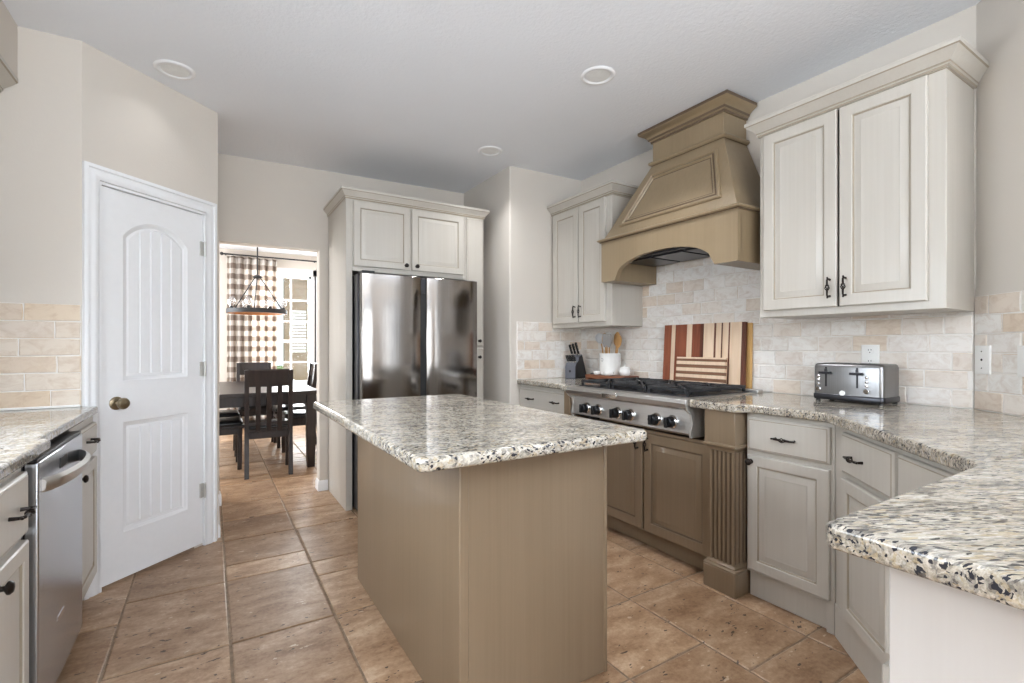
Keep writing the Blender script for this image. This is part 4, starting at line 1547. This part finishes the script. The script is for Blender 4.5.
# chandelier
hx, hy, hz = .445, 6.05, 1.56
cn = thing('chandelier', 'black ring chandelier with clear glass bulbs over the dining table', 'chandelier', (hx, hy, 2.62))
RR = .30
m = MB()
ring = lambda r_, z: [Vector((hx + r_ * math.cos(2 * PI * i / 48), hy + r_ * math.sin(2 * PI * i / 48), z)) for i in range(48)]
m.loops([ring(RR - .012, hz), ring(RR, hz), ring(RR, hz + .045), ring(RR - .012, hz + .045), ring(RR - .012, hz)], cap0=False, cap1=False)
make('ring', m, IRON, cn, smooth=30)
m = MB().loops([ring(RR - .05, hz - .002), ring(RR - .0125, hz - .002), ring(RR - .0125, hz + .03), ring(RR - .05, hz + .03), ring(RR - .05, hz - .002)], cap0=False, cap1=False)
make('wood_band', m, RINGW, cn, smooth=30)
m = MB().tube([(hx, hy, 2.62), (hx, hy, 1.985)], .007, 8)
make('stem', m, IRON, cn)
make('hub', MB().lathe((hx, hy, 1.955), [(.012, -.01), (.05, .005), (.05, .012), (.012, .035)], (0, 0, 1), 20), IRON, cn)
make('ceiling_rose', MB().lathe((hx, hy, 2.62), [(.06, -.001), (.055, -.02), (.01, -.025)], (0, 0, 1), 20), IRON, cn)
for k in range(3):
    t = math.radians(20 + 120 * k)
    make('arm', MB().tube([(hx + .03 * math.cos(t), hy + .03 * math.sin(t), 1.96), (hx + (RR - .01) * math.cos(t), hy + (RR - .01) * math.sin(t), hz + .04)], .006, 8), IRON, cn)
for k in range(8):
    t = 2 * PI * (k + .5) / 8
    p = Vector((hx + (RR - .03) * math.cos(t), hy + (RR - .03) * math.sin(t), hz + .03))
    s = make('bulb_socket', MB().lathe(p, [(.016, 0), (.016, .035), (.012, .04)], (0, 0, 1), 12), IRON, cn)
    make('bulb', MB().lathe(p + Vector((0, 0, .038)), [(.012, 0), (.018, .015), (.034, .045), (.036, .065), (.026, .09), (.004, .102)], (0, 0, 1), 16), BULBG, s, smooth=60)


# dining windows
def dwindow(name, a0, a1, cols):
    y = 8.2
    z0_, z1_ = .62, 2.30
    m = MB()
    m.box(a0 - .005, y + .02, z0_, a0 + .035, y + .08, z1_).box(a1 - .035, y + .02, z0_, a1 + .005, y + .08, z1_)
    m.box(a0, y + .02, z1_ - .035, a1, y + .08, z1_).box(a0, y + .02, z0_, a1, y + .08, z0_ + .04)
    m.box(a0, y + .015, 1.255, a1, y + .07, 1.305)
    for k in range(1, cols):
        x = a0 + (a1 - a0) * k / cols
        m.box(x - .012, y + .035, z0_, x + .012, y + .06, z1_)
    for z in (1.92, 1.59, .95):
        m.box(a0, y + .035, z - .012, a1, y + .06, z + .012)
    w_ = struct(name, m, WHITE)
    m = MB().box(a0 - .09, y - .02, z1_, a1 + .09, y, z1_ + .10).box(a0 - .1, y - .05, z0_ - .03, a1 + .1, y, z0_)
    m.box(a0 - .07, y - .018, z0_, a0, y, z1_).box(a1, y - .018, z0_, a1 + .07, y, z1_)
    make('casing', m, WHITE, w_, bevel=.003)
    make('pane', MB().box(a0, y + .046, z0_, a1, y + .050, z1_), PANE, w_)


dwindow('window_1', .50, 1.36, 3)
dwindow('window_2', 1.47, 2.35, 3)
# sink, back and patio windows behind the viewer (daylight comes through them)
m = MB().box(-1.09, .9, 1.12, -1.03, .94, 2.12).box(-1.09, 2.26, 1.12, -1.03, 2.3, 2.12).box(-1.09, .94, 1.12, -1.03, 2.26, 1.16).box(-1.09, .94, 2.08, -1.03, 2.26, 2.12).box(-1.09, 1.58, 1.16, -1.05, 1.62, 2.08)
struct('window_3', m, WHITE)
m = MB()
for x0, x1, z0_, z1_ in ((-.8, 1.6, .3, 2.3), (3.0, 4.5, .12, 2.25)):
    m.box(x0, -4.06, z0_, x0 + .05, -4.0, z1_).box(x1 - .05, -4.06, z0_, x1, -4.0, z1_).box(x0, -4.06, z0_, x1, -4.0, z0_ + .06).box(x0, -4.06, z1_ - .05, x1, -4.0, z1_)
    m.box((x0 + x1) / 2 - .04, -4.05, z0_, (x0 + x1) / 2 + .04, -4.0, z1_)
struct('window_4', m, WHITE)

# curtain with rod
cr_ = thing('curtain', 'brown and white gingham curtain hanging in the dining room', 'curtain', (.52, 8.1, 0))
m = MB()
NX, NZ = 72, 24
vs, uv = [], []
for jz in range(NZ + 1):
    z = .03 + (2.50 - .03) * jz / NZ
    for i in range(NX + 1):
        t = i / NX
        x = .205 + .65 * t
        amp = .045 * (.75 + .25 * (1 - jz / NZ))
        y = 8.085 + amp * math.sin(t * 2 * PI * 6.5) + .012 * math.sin(t * 2 * PI * 2.3 + z)
        vs.append(Vector((x, y, z)))
        uv.append((t * 6.1, z / .15))
fs2 = []
for jz in range(NZ):
    for i in range(NX):
        a_ = jz * (NX + 1) + i
        fs2.append((a_, a_ + 1, a_ + NX + 2, a_ + NX + 1))
m.add(vs, fs2)
m.uv = uv
cl_ = make('cloth', m, CURT, cr_, smooth=80)
sd = cl_.modifiers.new('cloth', 'SOLIDIFY')
sd.thickness = .003
rd = thing('curtain_rod', 'thin black curtain rod above the dining windows', 'curtain rod', (1.2, 8.09, 2.53))
make('rod', MB().tube([(.16, 8.09, 2.525), (2.5, 8.09, 2.525)], .011, 10), IRON, rd)
make('finial', MB().lathe((.16, 8.09, 2.525), [(.011, 0), (.022, .008), (.026, .022), (.018, .036), (.004, .042)], (-1, 0, 0), 14), IRON, rd)
for x in (.19, 1.4):
    make('bracket', MB().box(x - .004, 8.09, 2.519, x + .004, 8.2, 2.531), IRON, rd)

# ------------------------------------------------------------------ outside the dining window
struct('lawn', MB().box(-14, 8.6, -.35, 16, 40, -.25), LAWN, smooth=0)
nb = thing('neighbouring_house', 'brown-sided house outside the dining window', 'house', (2.4, 13.0, -.25))
m = MB()
for k in range(20):
    z = -.25 + k * .18
    m.add([(1.55, 12.98 - .02, z), (7, 12.98 - .02, z), (7, 13.0, z + .18), (1.55, 13.0, z + .18), (1.55, 13.3, z), (7, 13.3, z), (7, 13.3, z + .18), (1.55, 13.3, z + .18)],
          [(0, 1, 2, 3), (4, 7, 6, 5), (0, 4, 5, 1), (3, 2, 6, 7), (0, 3, 7, 4), (1, 5, 6, 2)])
make('siding', m, SIDING, nb, smooth=0)
for x in (1.66, 2.32, 3.2):
    m = MB()
    for k in range(14):
        z = 1.05 + k * .075
        m.box(x, 12.90, z, x + .36, 12.955, z + .055)
    make('louvred_shutter', m, WHITE, nb, smooth=0)
rb = random.Random(5)
hg = MB()
for k in range(420):
    x, y, z = rb.uniform(-6, 1.2), rb.uniform(19, 20), rb.uniform(-.25, 2.6)
    s = rb.uniform(.12, .28)
    f = Fr((x, y, z), (rb.uniform(-1, 1), rb.uniform(-1, 1), rb.uniform(-.5, .5)), (rb.uniform(-1, 1), rb.uniform(-1, 1), 1.3))
    hg.add([f.p(-s, 0), f.p(0, -s), f.p(s, 0), f.p(0, s, s * .3)], [(0, 1, 2, 3)])
ho = make('hedge', hg, HEDGE, None, smooth=0)
tag(ho, 'green hedge beyond the lawn outside the dining window', 'hedge')
ho['kind'] = 'stuff'
